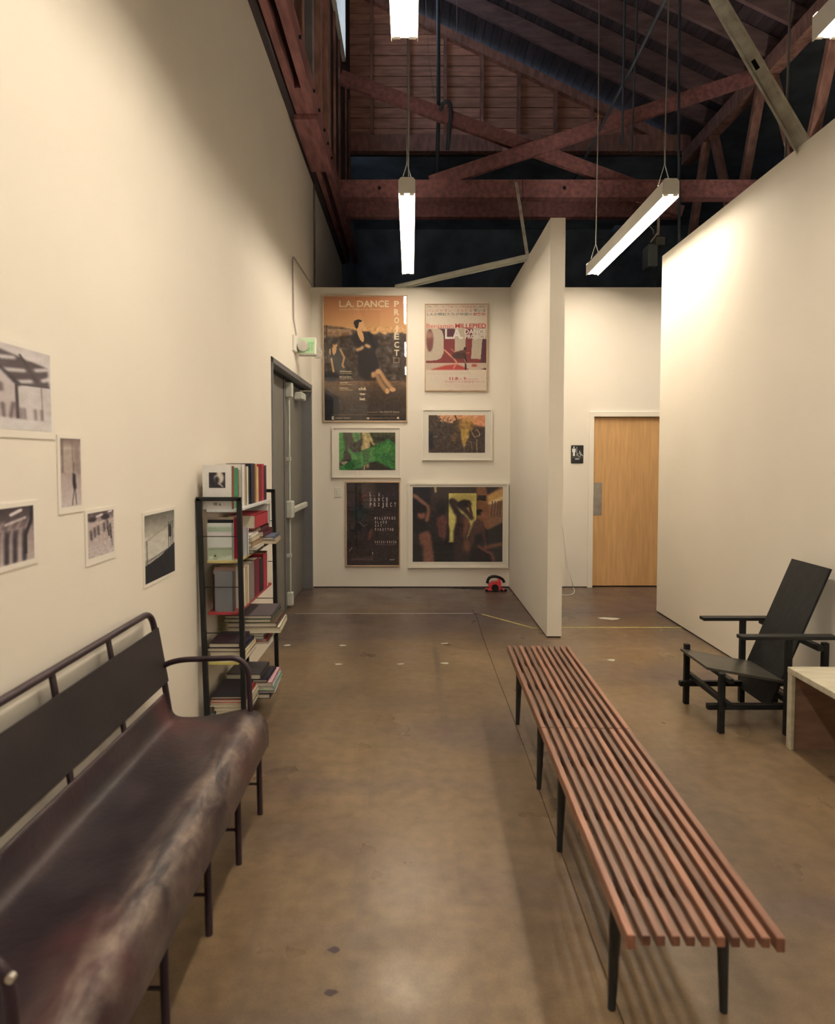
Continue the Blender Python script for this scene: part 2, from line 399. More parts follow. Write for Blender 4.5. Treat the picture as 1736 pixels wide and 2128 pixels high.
# cross truss: tie beams and crossing braces
t = thing('timber_truss', 'reddish timber roof truss with crossing braces spanning above the back wall', 'truss', (1.6, 8.8, 4.87))
obj('tie_beam', one(lambda b: b.box(-0.90, 6.5, 8.72, 8.88, 4.87, 5.09)), m_wood_red, t)
obj('brace', one(lambda b: b.bar((-0.90, 8.84, 6.42), (2.95, 8.84, 5.02), 0.07, 0.17)), m_wood_red, t)
obj('brace', one(lambda b: b.bar((0.25, 8.76, 5.06), (4.45, 8.76, 6.42), 0.07, 0.17)), m_wood_red, t)
obj('tie_beam', one(lambda b: b.box(-0.90, 3.72, 9.50, 9.62, 4.90, 5.11)), m_wood_red, t)
obj('brace', one(lambda b: b.bar((2.6, 9.46, 5.3), (3.75, 9.46, 4.95), 0.06, 0.15)), m_wood_red, t)
for x in (-0.4, 1.95, 3.3):
    obj('bolt', one(lambda b: b.tube([(x, 8.715, 4.98), (x, 8.70, 4.98)], 0.022, 8)), m_blackmetal, t)

# right longitudinal truss
t = thing('timber_truss', 'brown timber truss of V-shaped struts above the right wall, running away', 'truss', (4.6, 4, 5.1))
obj('chord', one(lambda b: b.box(4.53, 4.70, -8.95, 11.5, 6.45, 6.66)), m_wood_br, t)
obj('chord', one(lambda b: b.box(4.53, 4.70, -8.95, 11.5, 4.95, 5.15)), m_wood_br, t)
for yt in (10.6, 8.95, 7.3, 5.65, 4.0):
    obj('strut', one(lambda b: b.bar((4.6, yt+0.05, 6.6), (4.6, yt+0.62, 5.1), 0.07, 0.12, up=(1, 0, 0))), m_wood_br, t)
    obj('strut', one(lambda b: b.bar((4.62, yt-0.05, 6.6), (4.62, yt-0.70, 5.1), 0.07, 0.12, up=(1, 0, 0))), m_wood_br, t)

# ------------------------------------------------------------------ doors
d1 = holder('door_1', (WX-0.1, 6.87, 0))
obj('door_frame', one(lambda b: b.box(WX-0.25, WX+0.012, DY0-0.0, DY0+0.05, 0, DZ, bev=.004).box(WX-0.25, WX+0.012, DY1-0.05, DY1, 0, DZ, bev=.004)
    .box(WX-0.25, WX+0.012, DY0, DY1, DZ-0.05, DZ+0.0, bev=.004)), m_doorframe, d1)
LX = WX-0.105
ym = 6.87
for a, c in ((DY0+0.053, ym-0.003), (ym+0.003, DY1-0.053)):
    obj('door_leaf', one(lambda b: b.box(LX-0.045, LX, a, c, 0.008, DZ-0.055, bev=0.003)), m_doorgrey, d1)
obj('astragal', one(lambda b: b.box(LX, LX+0.012, ym-0.055, ym+0.0, 0.02, DZ-0.06, bev=.002)), m_doorframe, d1)
ry = ym+0.075
rod = obj('panic_rod', one(lambda b: b.tube([(LX+0.035, ry, 0.12), (LX+0.035, ry, 2.28)], 0.010, 8)), m_beige_metal, d1)
for z in (0.55, 1.55):
    obj('rod_guide', one(lambda b: b.box(LX, LX+0.05, ry-0.022, ry+0.022, z-0.02, z+0.02, bev=.004)), m_beige_metal, d1)
obj('rod_latch', one(lambda b: b.box(LX, LX+0.075, ry-0.035, ry+0.035, 2.18, 2.335, bev=.01)), m_beige_metal, d1)
obj('rod_latch', one(lambda b: b.box(LX, LX+0.065, ry-0.035, ry+0.035, 0.03, 0.17, bev=.008)), m_beige_metal, d1)
obj('latch_case', one(lambda b: b.box(LX, LX+0.075, ry-0.05, ry+0.06, 0.94, 1.12, bev=.012)), m_beige_metal, d1)
obj('push_bar', one(lambda b: b.box(LX+0.03, LX+0.075, ry+0.06, DY1-0.12, 0.985, 1.05, bev=.012)), m_beige_metal, d1)
obj('door_closer', one(lambda b: b.box(LX, LX+0.10, 7.42, 7.66, 2.20, 2.285, bev=.012)), m_beige_metal, d1)
obj('closer_arm', one(lambda b: b.tube([(LX+0.06, 7.5, 2.30), (LX+0.15, 7.75, 2.325), (LX+0.12, 7.95, 2.335)], 0.009, 6)), m_steel, d1)
obj('shade_strip', one(lambda b: b.box(LX+0.0, LX+0.03, DY0+0.05, DY1-0.05, DZ-0.07, DZ-0.05)), m_black_gap, d1)  # black strip stands in for the shadow above the door closer

d2 = holder('door_2', (2.63, BY, 0))
fx0, fx1 = 2.145, 3.11
obj('door_frame', one(lambda b: b.box(fx0-0.02, fx0+0.04, BY-0.02, BY+0.13, 0, 2.06, bev=.004).box(fx1-0.04, fx1+0.02, BY-0.02, BY+0.13, 0, 2.06, bev=.004)
    .box(fx0-0.02, fx1+0.02, BY-0.02, BY+0.13, 2.05, 2.115, bev=.004)), m_wall, d2)
obj('door_leaf', one(lambda b: b.box(fx0+0.043, fx1-0.043, BY+0.035, BY+0.08, 0.015, 2.045, bev=0.002)), m_wood_door, d2)
obj('push_plate', one(lambda b: b.box(fx0+0.055, fx0+0.155, BY+0.031, BY+0.036, 0.87, 1.265, bev=0.001)), m_steel, d2, label='brushed steel push plate')

# ------------------------------------------------------------------ ceiling lights
def light(x, y0, label, yokes=(0, 1)):
    y1 = y0+2.27; z = 3.645
    t = thing('pendant_light', label, 'light', (x, y0, z), 'twin tube lights hung over the room')
    hs = obj('housing', one(lambda b: b.box(x-0.021, x+0.021, y0+0.004, y1-0.004, z-0.006, z+0.075, bev=.003)), m_white_en, t)
    for sg in (-1, 1):
        obj('side_reflector', one(lambda b: b.prism([(x+sg*0.062, z-0.066), (x+sg*0.065, z-0.066), (x+sg*0.065, z+0.050), (x+sg*0.062, z+0.050)], 1, y0+0.004, y1-0.004)), m_white_en, t)
    for yy in (y0, y1-0.004):
        obj('end_plate', one(lambda b: b.prism([(x-0.065, z-0.046), (x+0.065, z-0.046), (x+0.065, z+0.055), (x+0.046, z+0.076), (x-0.046, z+0.076), (x-0.065, z+0.055)], 1, yy, yy+0.004)), m_white_en, t)
    for (ya, yb) in ((y0+0.03, y0+1.12), (y0+1.15, y1-0.03)):
        for dx in (-0.038, 0.038):
            obj('tube', one(lambda b: b.tube([(x+dx, ya, z-0.034), (x+dx, yb, z-0.034)], 0.019, 10)), m_tube, t)
    for yy in (y0+0.016, y0+1.135, y1-0.016):
        for dx in (-0.038, 0.038):
            obj('lamp_holder', one(lambda b: b.box(x+dx-0.018, x+dx+0.018, yy-0.011, yy+0.011, z-0.055, z-0.004)), m_white_en, t)
    for q, yy in enumerate((y0+0.14, y1-0.14)):
        top = rz(x)+0.02
        zz = z+0.085
        for sg in (-1, 1): obj('hanger', one(lambda b: b.tube([(x+sg*0.05, yy, zz-0.012), (x, yy, zz+0.16)], 0.0035, 5)), m_cable, t)
        obj('cable', one(lambda b: b.tube([(x, yy, zz+0.16), (x+0.01, yy, zz+1.5), (x, yy, top)], 0.0055, 6)), m_cable, t)
    return t
light(-0.03, 5.28, 'lit twin tube light hanging straight ahead, in front of the back wall')
light(-0.03, 1.09, 'lit twin tube light at top edge of the view, nearest overhead')
light(-0.03, -3.10, 'lit twin tube light behind the viewer in the centre row')
light(2.01, 5.30, 'lit twin tube light hanging above gap between middle and right walls')
light(2.01, 1.09, 'lit twin tube light in top right corner above the right wall')
light(2.01, -3.10, 'lit twin tube light behind the viewer in the right row')

light(4.05, 5.30, 'added twin tube light over the next room, unseen behind the right wall')  # unseen fixture added to brighten the trusses and upper left wall
light(4.05, 1.09, 'second added twin tube light over the next room, unseen behind the right wall')  # another added, unseen fixture for more light on the roof
# pipes, wires, braces in the roof void
def pipe(name, label, pts, r, m=None, cat='pipe', group=None):
    return tag(obj(name, one(lambda b: b.tube(pts, r, 8)), m or m_blackpipe), label, cat, group)
pipe('sprinkler_pipe', 'dark vertical pipe hanging through crossing braces, beside the centre light', [(0.35, 8.95, 8.69), (0.36, 8.95, 5.95), (0.34, 9.0, 5.12)], 0.026)
pipe('sprinkler_pipe', 'short dark elbow pipe hooked beside the long vertical pipe', [(0.37, 8.95, 6.0)]+arc((0.40, 8.65, 6.0), (0.52, 8.62, 6.06), (0.50, 8.62, 5.85))+[(0.46, 8.62, 5.42)], 0.024)
pipe('conduit', 'dark conduit dropping from the roof beside the grey metal box', [(3.12, 8.05, 7.5), (3.12, 8.05, 6.0), (3.16, 8.05, 4.1)], 0.018)
pipe('hanging_rod', 'left one of two thin dark rods above the right tie beam', [(2.50, 8.1, 7.6), (2.49, 8.1, 5.25)], 0.014, group='thin rods over the tie beam')
pipe('hanging_rod', 'right one of two thin dark rods above the right tie beam', [(2.66, 8.1, 7.5), (2.60, 8.1, 5.15)], 0.012, group='thin rods over the tie beam')
pipe('diagonal_pipe', 'dark pipe slanting up toward the viewer below the rafters', [(2.2, 9.4, 5.3), (2.62, 7.9, 6.2), (2.9, 6.4, 6.9), (3.0, 5.6, 7.3)], 0.018)
pipe('cable', 'pale cable hanging from roof and vanishing behind the right wall', [(3.05, 5.6, 7.3), (3.06, 5.6, 5.2), (3.05, 5.6, 3.7)], 0.010, m_cable, 'cable')
pipe('wire', 'thin wire hanging from a rafter right of the long pipe', [(0.62, 9.4, 8.3), (0.63, 9.4, 7.2)], 0.005, m_cable, 'wire')
pipe('wire', 'thin wire hanging in front of the gable boards', [(0.16, 9.4, 8.6), (0.24, 9.4, 7.0), (0.33, 9.4, 6.4)], 0.004, m_cable, 'wire')
pipe('wire', 'thin wire dropping in front of tie beams near partition top', [(1.42, 8.80, 5.094), (1.42, 8.717, 5.094), (1.42, 8.7165, 4.40)], 0.005, m_cable, 'wire')
pipe('conduit', 'thin grey conduit running up the left wall above the back wall', [(WX+0.012, 8.30, 3.3), (WX+0.012, 8.30, PLATE-0.01)], 0.012, m_cable)
def stud_c(name, label, p, q, w_, h_, up, m=None):
    mb = MB(); t_ = 0.012
    p, q = Vector(p), Vector(q); d = (q-p).normalized(); r = d.cross(Vector(up)).normalized(); u = r.cross(d)
    M = Matrix(((r.x, d.x, u.x, p.x), (r.y, d.y, u.y, p.y), (r.z, d.z, u.z, p.z), (0, 0, 0, 1))); Ln = (q-p).length
    mb.box(-w_/2, w_/2, 0, Ln, -0.004, 0.004, M).box(-w_/2, -w_/2+0.006, 0, Ln, 0, h_, M).box(w_/2-0.006, w_/2, 0, Ln, 0, h_, M)
    mb.box(-w_/2, -w_/2+t_, 0, Ln, h_-0.004, h_, M).box(w_/2-t_, w_/2, 0, Ln, h_-0.004, h_, M)
    if h_ > 0:
        for xr in (-0.022, 0.022): mb.box(xr-0.005, xr+0.005, 0, Ln, 0.004, 0.011, M)
    o = obj(name, mb, m or m_galv); tag(o, label, 'metal brace')
    for kk in range(1, 6):
        mh = MB(); mh.box(-0.016, 0.016, Ln*kk/6-0.05, Ln*kk/6+0.05, -0.006, 0.0055, M, bev=0.004)
        h = obj('punched_hole', mh, m_blackmetal, None); h.parent = o; h.location = Vector(h.location)-Vector(o.location)
    return o
stud_c('steel_stud', 'shiny galvanised steel stud slanting from right wall top up to the roof', (2.53, 4.42, PT-0.03), (1.62, 6.52, 7.9), 0.10, 0.05, (-0.45, -0.83, -0.35))
stud_c('steel_stud', 'beige steel stud lying flat between the back wall and middle wall tops', (-0.16, BY+0.05, PT+0.03), (1.22, 6.88, PT+0.03), 0.09, -0.035, (0, 0, 1), m_beige_metal)
tag(obj('metal_strap', one(lambda b: b.bar((1.205, 7.05, PT+0.06), (1.17, 7.62, 4.62), 0.035, 0.004, up=(0, 1, 0)))
        , m_galv), 'thin perforated metal strap rising from the beige stud end', 'metal brace')
t = thing('junction_box', 'blue-grey metal box with pipes hanging in the dark above right wall corner', 'electrical box', (3.1, 8.7, 3.9))
obj('box_body', one(lambda b: b.box(3.00, 3.12, 8.62, 8.85, 3.98, 4.26, bev=.008)), mat('blue_gray_metal', (0.20, 0.23, 0.25), 0.5, 0.3, var=0.1), t)
obj('box_body', one(lambda b: b.box(3.09, 3.20, 8.60, 8.75, 4.24, 4.34, bev=.006)), m_cable, t)
obj('bracket', one(lambda b: b.bar((3.05, 8.7, 4.3), (3.14, 8.7, 4.42), 0.02, 0.02)), m_galv, t)
obj('hanging_strap', one(lambda b: b.bar((3.16, 8.74, 4.3), (3.16, 8.74, 4.872), 0.03, 0.012)), m_galv, t)
for pp_ in ([(3.08, 8.7, 4.0), (3.09, 8.7, 3.4)], [(2.4, 8.75, 4.34), (3.25, 8.7, 4.38)], [(3.14, 8.7, 4.3), (3.14, 8.7, 3.45)]): obj('pipe', one(lambda b: b.tube(pp_, 0.012, 6)), m_blackpipe, t)
obj('shade_clip', one(lambda b: b.tube([(2.93, 8.6, 4.55), (3.06, 8.62, 4.42), (3.06, 8.62, 4.38)], 0.008, 6)), m_steel, t)

# ------------------------------------------------------------------ exit sign with emergency lamps and its conduit
t = thing('exit_sign', 'white emergency light and green lettered exit sign above grey doors', 'exit sign', (WX, 6.95, 2.60))
sx = WX
obj('back_plate', one(lambda b: b.box(sx, sx+0.025, 6.76, 7.02, 2.63, 2.79, bev=.006)), m_white_en, t)
R0 = Matrix.Translation((sx+0.10, 7.0, 2.70)) @ Matrix.Rotation(math.radians(-14), 4, 'X')
obj('sign_body', one(lambda b: b.box(-0.075, 0.105, -0.03, 0.03, -0.09, 0.10, R0, bev=.008)), m_white_en, t)
m_green = mat('exit_green', A(150, 190, 112), 0.5, var=0.05)
obj('sign_face', one(lambda b: b.box(-0.06, 0.095, -0.033, -0.0305, -0.08, 0.085, R0)), mat('pale_green_face', A(205, 214, 150), 0.5, var=0.03), t)
LAMPS = []
m_lens = mat('lamp_lens', (0.75, 0.74, 0.70), 0.25, var=0.05, coat=0.5)
for (lx, ly, lz) in ((sx+0.085, 6.92, 2.70), (sx+0.20, 7.10, 2.655)):
    R1 = Matrix.Translation((lx, ly, lz)) @ Matrix.Rotation(math.radians(38), 4, 'Y')
    lh = obj('lamp_head', one(lambda b: b.tube([R1 @ Vector((0, -0.035, 0)), R1 @ Vector((0, 0.02, 0)), R1 @ Vector((0, 0.05, 0))], 0.05, 14, radii=[0.055, 0.052, 0.03])), m_white_en, t)
    obj('lens', one(lambda b: [b.bar(R1 @ Vector((-0.044, -0.038, kk*0.022)), R1 @ Vector((0.044, -0.038, kk*0.022)), 0.006, 0.011, up=(0, 0, 1)) for kk in (-1.5, -.5, .5, 1.5)]), m_lens, lh)
pipe('conduit', 'thin pale conduit running up left wall from the exit sign then sideways', [(WX+0.03, 6.82, 2.79), (WX+0.012, 6.78, 2.95), (WX+0.012, 6.76, 3.50)]+arc((WX+.012, 6.76, 3.50), (WX+.012, 6.76, 3.56), (WX+.012, 6.85, 3.565))+[(WX+0.012, 8.05, 3.60)], 0.008, mat('pale_conduit', A(176, 154, 122), 0.5, var=0.05))

# ------------------------------------------------------------------ text
def text_mesh(items, m, parent, name='lettering', base=None):
    """items: (body, origin, ux, uz, width or None, height, bold); each line is laid on the plane spanned by ux, uz"""
    mb = MB()
    for body, org, ux, uz, width, height, bold in items:
        cu = bpy.data.curves.new('t', 'FONT'); cu.body = body; cu.size = 1.0; cu.offset = bold; cu.resolution_u = 2
        ob = bpy.data.objects.new('t', cu); COL.objects.link(ob)
        dg = bpy.context.evaluated_depsgraph_get(); dg.update()
        me = bpy.data.meshes.new_from_object(ob.evaluated_get(dg))
        bpy.data.objects.remove(ob); bpy.data.curves.remove(cu)
        if len(me.vertices) == 0: bpy.data.meshes.remove(me); continue
        V = np.array([v.co[:] for v in me.vertices])
        x0, x1 = V[:, 0].min(), V[:, 0].max()
        sy = height/0.70; sx = (width/(x1-x0)) if width else sy
        ux, uz = Vector(ux), Vector(uz); org = Vector(org)
        P = [org + ux*((v[0]-x0)*sx) + uz*(v[1]*sy) for v in V]
        mb.add(P, [tuple(p.vertices) for p in me.polygons]); bpy.data.meshes.remove(me)
    o = obj(name, mb, m, parent) if mb.v else None
    return o
text_mesh([('EXIT', (sx+0.045, 6.955, 2.655), (1, 0, 0), (0, 0, 1), 0.145, 0.09, 0.03)], m_green, t)

# ------------------------------------------------------------------ painted pictures (vertex colours on a fine sheet)
m_print = bpy.data.materials.new('printed_sheet'); m_print.use_nodes = True
nt = m_print.node_tree; b = nt.nodes['Principled BSDF']; va = nt.nodes.new('ShaderNodeVertexColor'); va.layer_name = 'Col'
nt.links.new(va.outputs[0], b.inputs['Base Color']); b.inputs['Roughness'].default_value = 0.55
class Art:
    def __init__(s, box, n, bgc):
        s.b = box; s.w = n; s.h = int(round(n*(box[3]-box[1])/(box[2]-box[0])))
        s.im = np.ones((s.h, s.w, 3))*np.array(bgc, float)
        xs = box[0]+(np.arange(s.w)+0.5)/s.w*(box[2]-box[0]); ys = box[1]+(np.arange(s.h)+0.5)/s.h*(box[3]-box[1])
        s.X, s.Y = np.meshgrid(xs, ys); s.px = (box[2]-box[0])/s.w
        s.rng = np.random.RandomState(int(abs(box[0]*7+box[1]*3+n)) % 9999)
    def blur(s, m, r):
        k = int(round(r/s.px))
        if k < 1: return m
        for _ in range(2):
            for ax in (0, 1):
                p = np.pad(m, [(k, k) if a == ax else (0, 0) for a in (0, 1)], mode='edge'); c = np.cumsum(p, ax)
                z = np.zeros_like(np.take(c, [0], ax)); c = np.concatenate([z, c], ax); n = m.shape[ax]
                hi = np.take(c, np.arange(2*k+1, 2*k+1+n), ax); lo = np.take(c, np.arange(0, n), ax)
                m = (hi-lo)/(2*k+1)
        return m
    def put(s, m, col, a=1.0):
        m = (m*a)[..., None]; s.im = s.im*(1-m)+np.array(col, float)*m; return s
    def poly(s, pts, col, soft=0, a=1.0):
        m = np.zeros(s.X.shape, bool); n = len(pts)
        for i in range(n):
            x1, y1 = pts[i]; x2, y2 = pts[(i+1) % n]
            if y1 == y2: continue
            c = ((y1 > s.Y) != (y2 > s.Y)) & (s.X < (x2-x1)*(s.Y-y1)/(y2-y1)+x1); m ^= c
        return s.put(s.blur(m.astype(float), soft), col, a)
    def ell(s, cx, cy_, rx, ry, col, soft=0, a=1.0):
        return s.put(s.blur((((s.X-cx)/rx)**2+((s.Y-cy_)/ry)**2 < 1).astype(float), soft), col, a)
    def line(s, pts, w_, col, a=1.0, soft=0):
        m = np.zeros(s.X.shape)
        for (x1, y1), (x2, y2) in zip(pts[:-1], pts[1:]):
            d2 = (x2-x1)**2+(y2-y1)**2+1e-9; tt = np.clip(((s.X-x1)*(x2-x1)+(s.Y-y1)*(y2-y1))/d2, 0, 1)
            dd = np.hypot(s.X-x1-tt*(x2-x1), s.Y-y1-tt*(y2-y1)); m = np.maximum(m, np.clip((w_/2-dd)/s.px+0.5, 0, 1))
        return s.put(s.blur(m, soft), col, a)
    def grad(s, y0, c0, y1, c1, a=1.0):
        tt = np.clip((s.Y-y0)/(y1-y0), 0, 1)[..., None]; g = np.array(c0, float)*(1-tt)+np.array(c1, float)*tt
        mm = ((s.Y >= y0) & (s.Y <= y1))[..., None]*a; s.im = s.im*(1-mm)+g*mm; return s
    def noise(s, amp, r=0, reg=None):
        n = s.rng.randn(s.h, s.w); n = s.blur(n, r); n /= (n.std()+1e-9)
        n = n*amp
        if reg: n = n*((s.X > reg[0]) & (s.Y > reg[1]) & (s.X < reg[2]) & (s.Y < reg[3]))
        s.im = s.im+n[..., None]; return s
    def sheet(s, name, org, ux, uz, wm, hm, parent):
        """org = lower-left corner, ux right, uz up; returns the picture object"""
        org, ux, uz = Vector(org), Vector(ux), Vector(uz); W, H = s.w, s.h
        V = []
        for j in range(H+1):
            for i in range(W+1): V.append(org+ux*(wm*i/W)+uz*(hm*(1-j/H)))
        Fc = [(j*(W+1)+i, (j+1)*(W+1)+i, (j+1)*(W+1)+i+1, j*(W+1)+i+1) for j in range(H) for i in range(W)]
        me = bpy.data.meshes.new(name); o0 = Vector(wloc(parent)) if parent else Vector((0, 0, 0))
        me.from_pydata([tuple(v-o0) for v in V], [], Fc); me.materials.append(m_print)
        at = me.color_attributes.new('Col', 'FLOAT_COLOR', 'CORNER')
        im_ = 255*(np.clip(s.im, 0, 255)/255)**1.14
        c = np.clip(lin(im_)*1.06/WREF*0.78, 0.004, 0.88).reshape(-1, 3)
        c = np.concatenate([c, np.ones((len(c), 1))], 1); c = np.repeat(c, 4, 0)
        at.data.foreach_set('color', c.astype(np.float32).ravel()); me.update()
        o = bpy.data.objects.new(name, me); COL.objects.link(o); o.parent = parent
        return o

def framed(label, cat, x0, x1, z0, z1, pic, art, m_frame, fw=0.012, fd=0.03, m_mat=None, texts=(), tilt=0.0, yaw=0.0, name='framed_poster'):
    """pic = picture rectangle (x0,x1,z0,z1) on the back wall"""
    yb = BY; yf = BY-fd
    t = thing(name, label, cat, ((x0+x1)/2, yb-0.001, z0))
    B = lambda *a: one(lambda b: b.box(*a[0:6], bev=0.0015))
    mbf = MB(); mbf.box(x0, x0+fw, yf, yb-0.002, z0, z1, bev=.0015).box(x1-fw, x1, yf, yb-0.002, z0, z1, bev=.0015)
    mbf.box(x0+fw, x1-fw, yf, yb-0.002, z0, z0+fw, bev=.0015).box(x0+fw, x1-fw, yf, yb-0.002, z1-fw, z1, bev=.0015)
    obj('frame', mbf, m_frame, t)
    if m_mat is not None:
        obj('mount', one(lambda b: b.box(x0+fw, x1-fw, yf+0.012, yb-0.004, z0+fw, z1-fw)), m_mat, t)
    else:
        obj('backing', one(lambda b: b.box(x0+fw, x1-fw, yf+0.012, yb-0.004, z0+fw, z1-fw)), m_wall, t)
    yp = yf+0.0112
    art.sheet('picture', (pic[0], yp, pic[2]), (1, 0, 0), (0, 0, 1), pic[1]-pic[0], pic[3]-pic[2], t)
    def P(px, py):
        return (pic[0]+(px-art.b[0])/(art.b[2]-art.b[0])*(pic[1]-pic[0]), yp-0.0008, pic[3]-(py-art.b[1])/(art.b[3]-art.b[1])*(pic[3]-pic[2]))
    kx = (pic[1]-pic[0])/(art.b[2]-art.b[0]); kz = (pic[3]-pic[2])/(art.b[3]-art.b[1])
    by = {}
    for it in texts:
        body, px, py, wpx, hpx, colr = it[:6]; bold = it[6] if len(it) > 6 else 0.0
        uz = (0, 0, 1); ux = (1, 0, 0)
        if len(it) > 7 and it[7] == 'down': ux, uz = (0, 0, -1), (1, 0, 0); W_ = wpx*kz if wpx else None; H_ = hpx*kx
        else: W_ = wpx*kx if wpx else None; H_ = hpx*kz
        by.setdefault(colr, []).append((body, P(px, py), ux, uz, W_, H_, bold))
    for colr, its in by.items():
        text_mesh(its, mat('print_ink', A(*colr), 0.6, var=0.01), t)
    obj('glass', one(lambda b: b.box(x0+fw, x1-fw, yf+0.003, yf+0.005, z0+fw, z1-fw)), m_glass, t)
    t.rotation_euler = (tilt, 0, yaw)
    if tilt: t.location.y -= 0.002
    return t

m_oak = mat('pale_oak_frame', A(198, 150, 100), 0.5, var=0.1, scale=20)
m_whiteframe = mat('white_frame', (0.85, 0.82, 0.75), 0.45, var=0.02)
m_mount = mat('white_mount_board', (0.90, 0.87, 0.80), 0.8, var=0.01)

# poster 1 : orange sky dancers
O1, O2 = (202, 132, 76), (206, 152, 96)
dk = (58, 44, 36); sk = (216, 160, 100); nv = (44, 34, 34)
a = Art((110, 90, 1412, 2035), 150, O1)
a.grad(90, (196, 122, 72), 680, (212, 156, 92))
a.poly([(110, 540), (400, 570), (640, 620), (900, 690), (1000, 640), (1060, 690), (1160, 650), (1412, 660), (1412, 1430), (110, 1430)], (92, 68, 48), 8)
a.poly([(110, 560), (550, 620), (560, 700), (110, 740)], (164, 118, 74), 6, 0.8)
a.poly([(110, 720), (420, 735), (640, 640), (900, 700), (1412, 690), (1412, 1400), (110, 1400)], (74, 56, 42), 18, 0.8)
a.noise(14, 18, (110, 650, 1412, 1400)); a.noise(7, 5, (110, 560, 1412, 2035))
for _ in range(40):
    x = 950+a.rng.rand()*380; y_ = 780+a.rng.rand()*420; a.ell(x, y_, 24, 14, (150, 108, 72) if a.rng.rand() > .5 else (48, 38, 34), 8, .5)
a.grad(1410, (132, 92, 60), 1560, (96, 72, 50)); a.grad(1560, (92, 68, 48), 2035, (60, 46, 38)); a.noise(6, 8, (110, 1410, 1412, 2035))
a.poly([(110, 1540), (340, 1660), (330, 2035), (110, 2035)], (30, 28, 32), 8)
a.ell(380, 1560, 200, 90, (140, 100, 62), 40, .5)
a.line([(155, 540), (160, 1000), (185, 1250)], 14, (30, 26, 28)); a.ell(215, 1330, 115, 85, (26, 24, 30), 14)
a.poly([(200, 900), (240, 880), (270, 950), (340, 880), (380, 920), (400, 1240), (340, 1300), (270, 1280), (215, 1160), (195, 980)], (74, 66, 56), 6)   # woman
a.poly([(195, 910), (215, 905), (210, 1000), (192, 960)], sk, 4); a.line([(365, 910), (430, 1040), (400, 1160), (420, 1190)], 30, (196, 144, 90), 1, 4)
a.line([(225, 1060), (245, 1180), (258, 1260)], 30, sk, 1, 4); a.poly([(245, 880), (310, 890), (300, 960), (265, 1010), (240, 960)], sk, 4)
a.ell(285, 840, 38, 48, sk, 4); a.ell(275, 800, 48, 34, (60, 42, 32), 6)
a.poly([(640, 650), (720, 640), (830, 632), (900, 700), (960, 780), (980, 860), (900, 900), (930, 1000), (990, 1180), (960, 1240), (760, 1380), (650, 1340), (650, 1000), (640, 900), (540, 760), (560, 690)], nv, 6)  # man coat
a.poly([(630, 600), (700, 610), (735, 680), (745, 770), (725, 805), (680, 760), (645, 680)], sk, 4)
a.ell(690, 540, 55, 68, sk, 4); a.poly([(585, 470), (640, 445), (720, 455), (700, 485), (665, 495), (655, 560), (630, 600), (600, 560), (582, 510)], (36, 28, 28), 4)
a.line([(640, 920), (700, 900), (720, 880)], 50, sk, 1, 5); a.line([(780, 850), (825, 870)], 52, sk, 1, 5)
a.line([(930, 1290), (1010, 1450), (1100, 1570)], 66, (176, 128, 80), 1, 6); a.line([(990, 1260), (1080, 1400), (1200, 1550)], 62, (196, 144, 92), 1, 6)
a.ell(890, 1310, 36, 46, (206, 152, 98), 5); a.ell(965, 1260, 44, 42, (206, 152, 98), 5)
a.ell(1110, 1570, 32, 44, sk, 4); a.ell(1195, 1545, 48, 32, sk, 4)
cr = (232, 196, 140); cr2 = (222, 178, 120)
T1 = [('L.A. DANCE', 355, 250, 785, 98, cr, 0.02), ('Benjamin Millepied au Châtelet', 360, 300, 650, 26, cr2)]
for i, ch in enumerate('PROJECT'):
    T1.append((ch, 1222, 250+127*i, 78 if ch != 'J' else 60, 92, cr, 0.02))
T1 += [('HOLLYWOOD', 170, 640, 370, 44, (196, 150, 98), 0.02), ('châ', 655, 1552, 118, 44, cr, 0.03), ('·te·', 660, 1630, 112, 40, cr, 0.03), ('let', 672, 1712, 88, 44, cr, 0.03)]
for i, (u, v) in enumerate((('Winterbranch', 'Merce Cunningham'), ('Moving Parts', 'Benjamin Millepied'), ('Quintett', 'William Forsythe'), ('Reflections', 'Benjamin Millepied'))):
    T1 += [(u, 357, 1266+88*i, 185 if i < 2 else 130, 20, cr, 0.02), (v, 357, 1294+88*i, 200, 18, cr2)]
T1 += [('Van Cleef & Arpels', 985, 1908, 315, 26, cr2), ('un événement', 785, 1908, 175, 16, cr2)]
a.line([(230, 1945), (1295, 1945)], 6, (150, 112, 78)); a.line([(288, 1995), (395, 1995)], 14, (200, 160, 112), .8); a.line([(420, 1995), (512, 1995)], 16, (200, 160, 112), .8)
a.line([(770, 1998), (1030, 1998)], 12, (180, 140, 98), .8); a.ell(805, 1998, 22, 16, (214, 170, 118)); a.line([(1060, 1995), (1250, 1998)], 10, (160, 124, 86), .8); a.ell(1280, 1995, 18, 18, (230, 190, 136))
T1.append(('E', 228, 2016, 34, 46, cr, 0.04))
for e in (((1212, 1045), (1298, 1045)), ((1298, 1045), (1298, 1122)), ((1298, 1122), (1212, 1122)), ((1212, 1122), (1212, 1045))): a.line(e, 7, cr2)
framed('large framed orange-sky dance poster with a leaping man, top left of wall', 'poster', -1.04, -0.04, 1.988, 3.472, (-1.026, -0.054, 2.004, 3.458), a, m_oak, texts=T1, tilt=0.013, yaw=0.003)

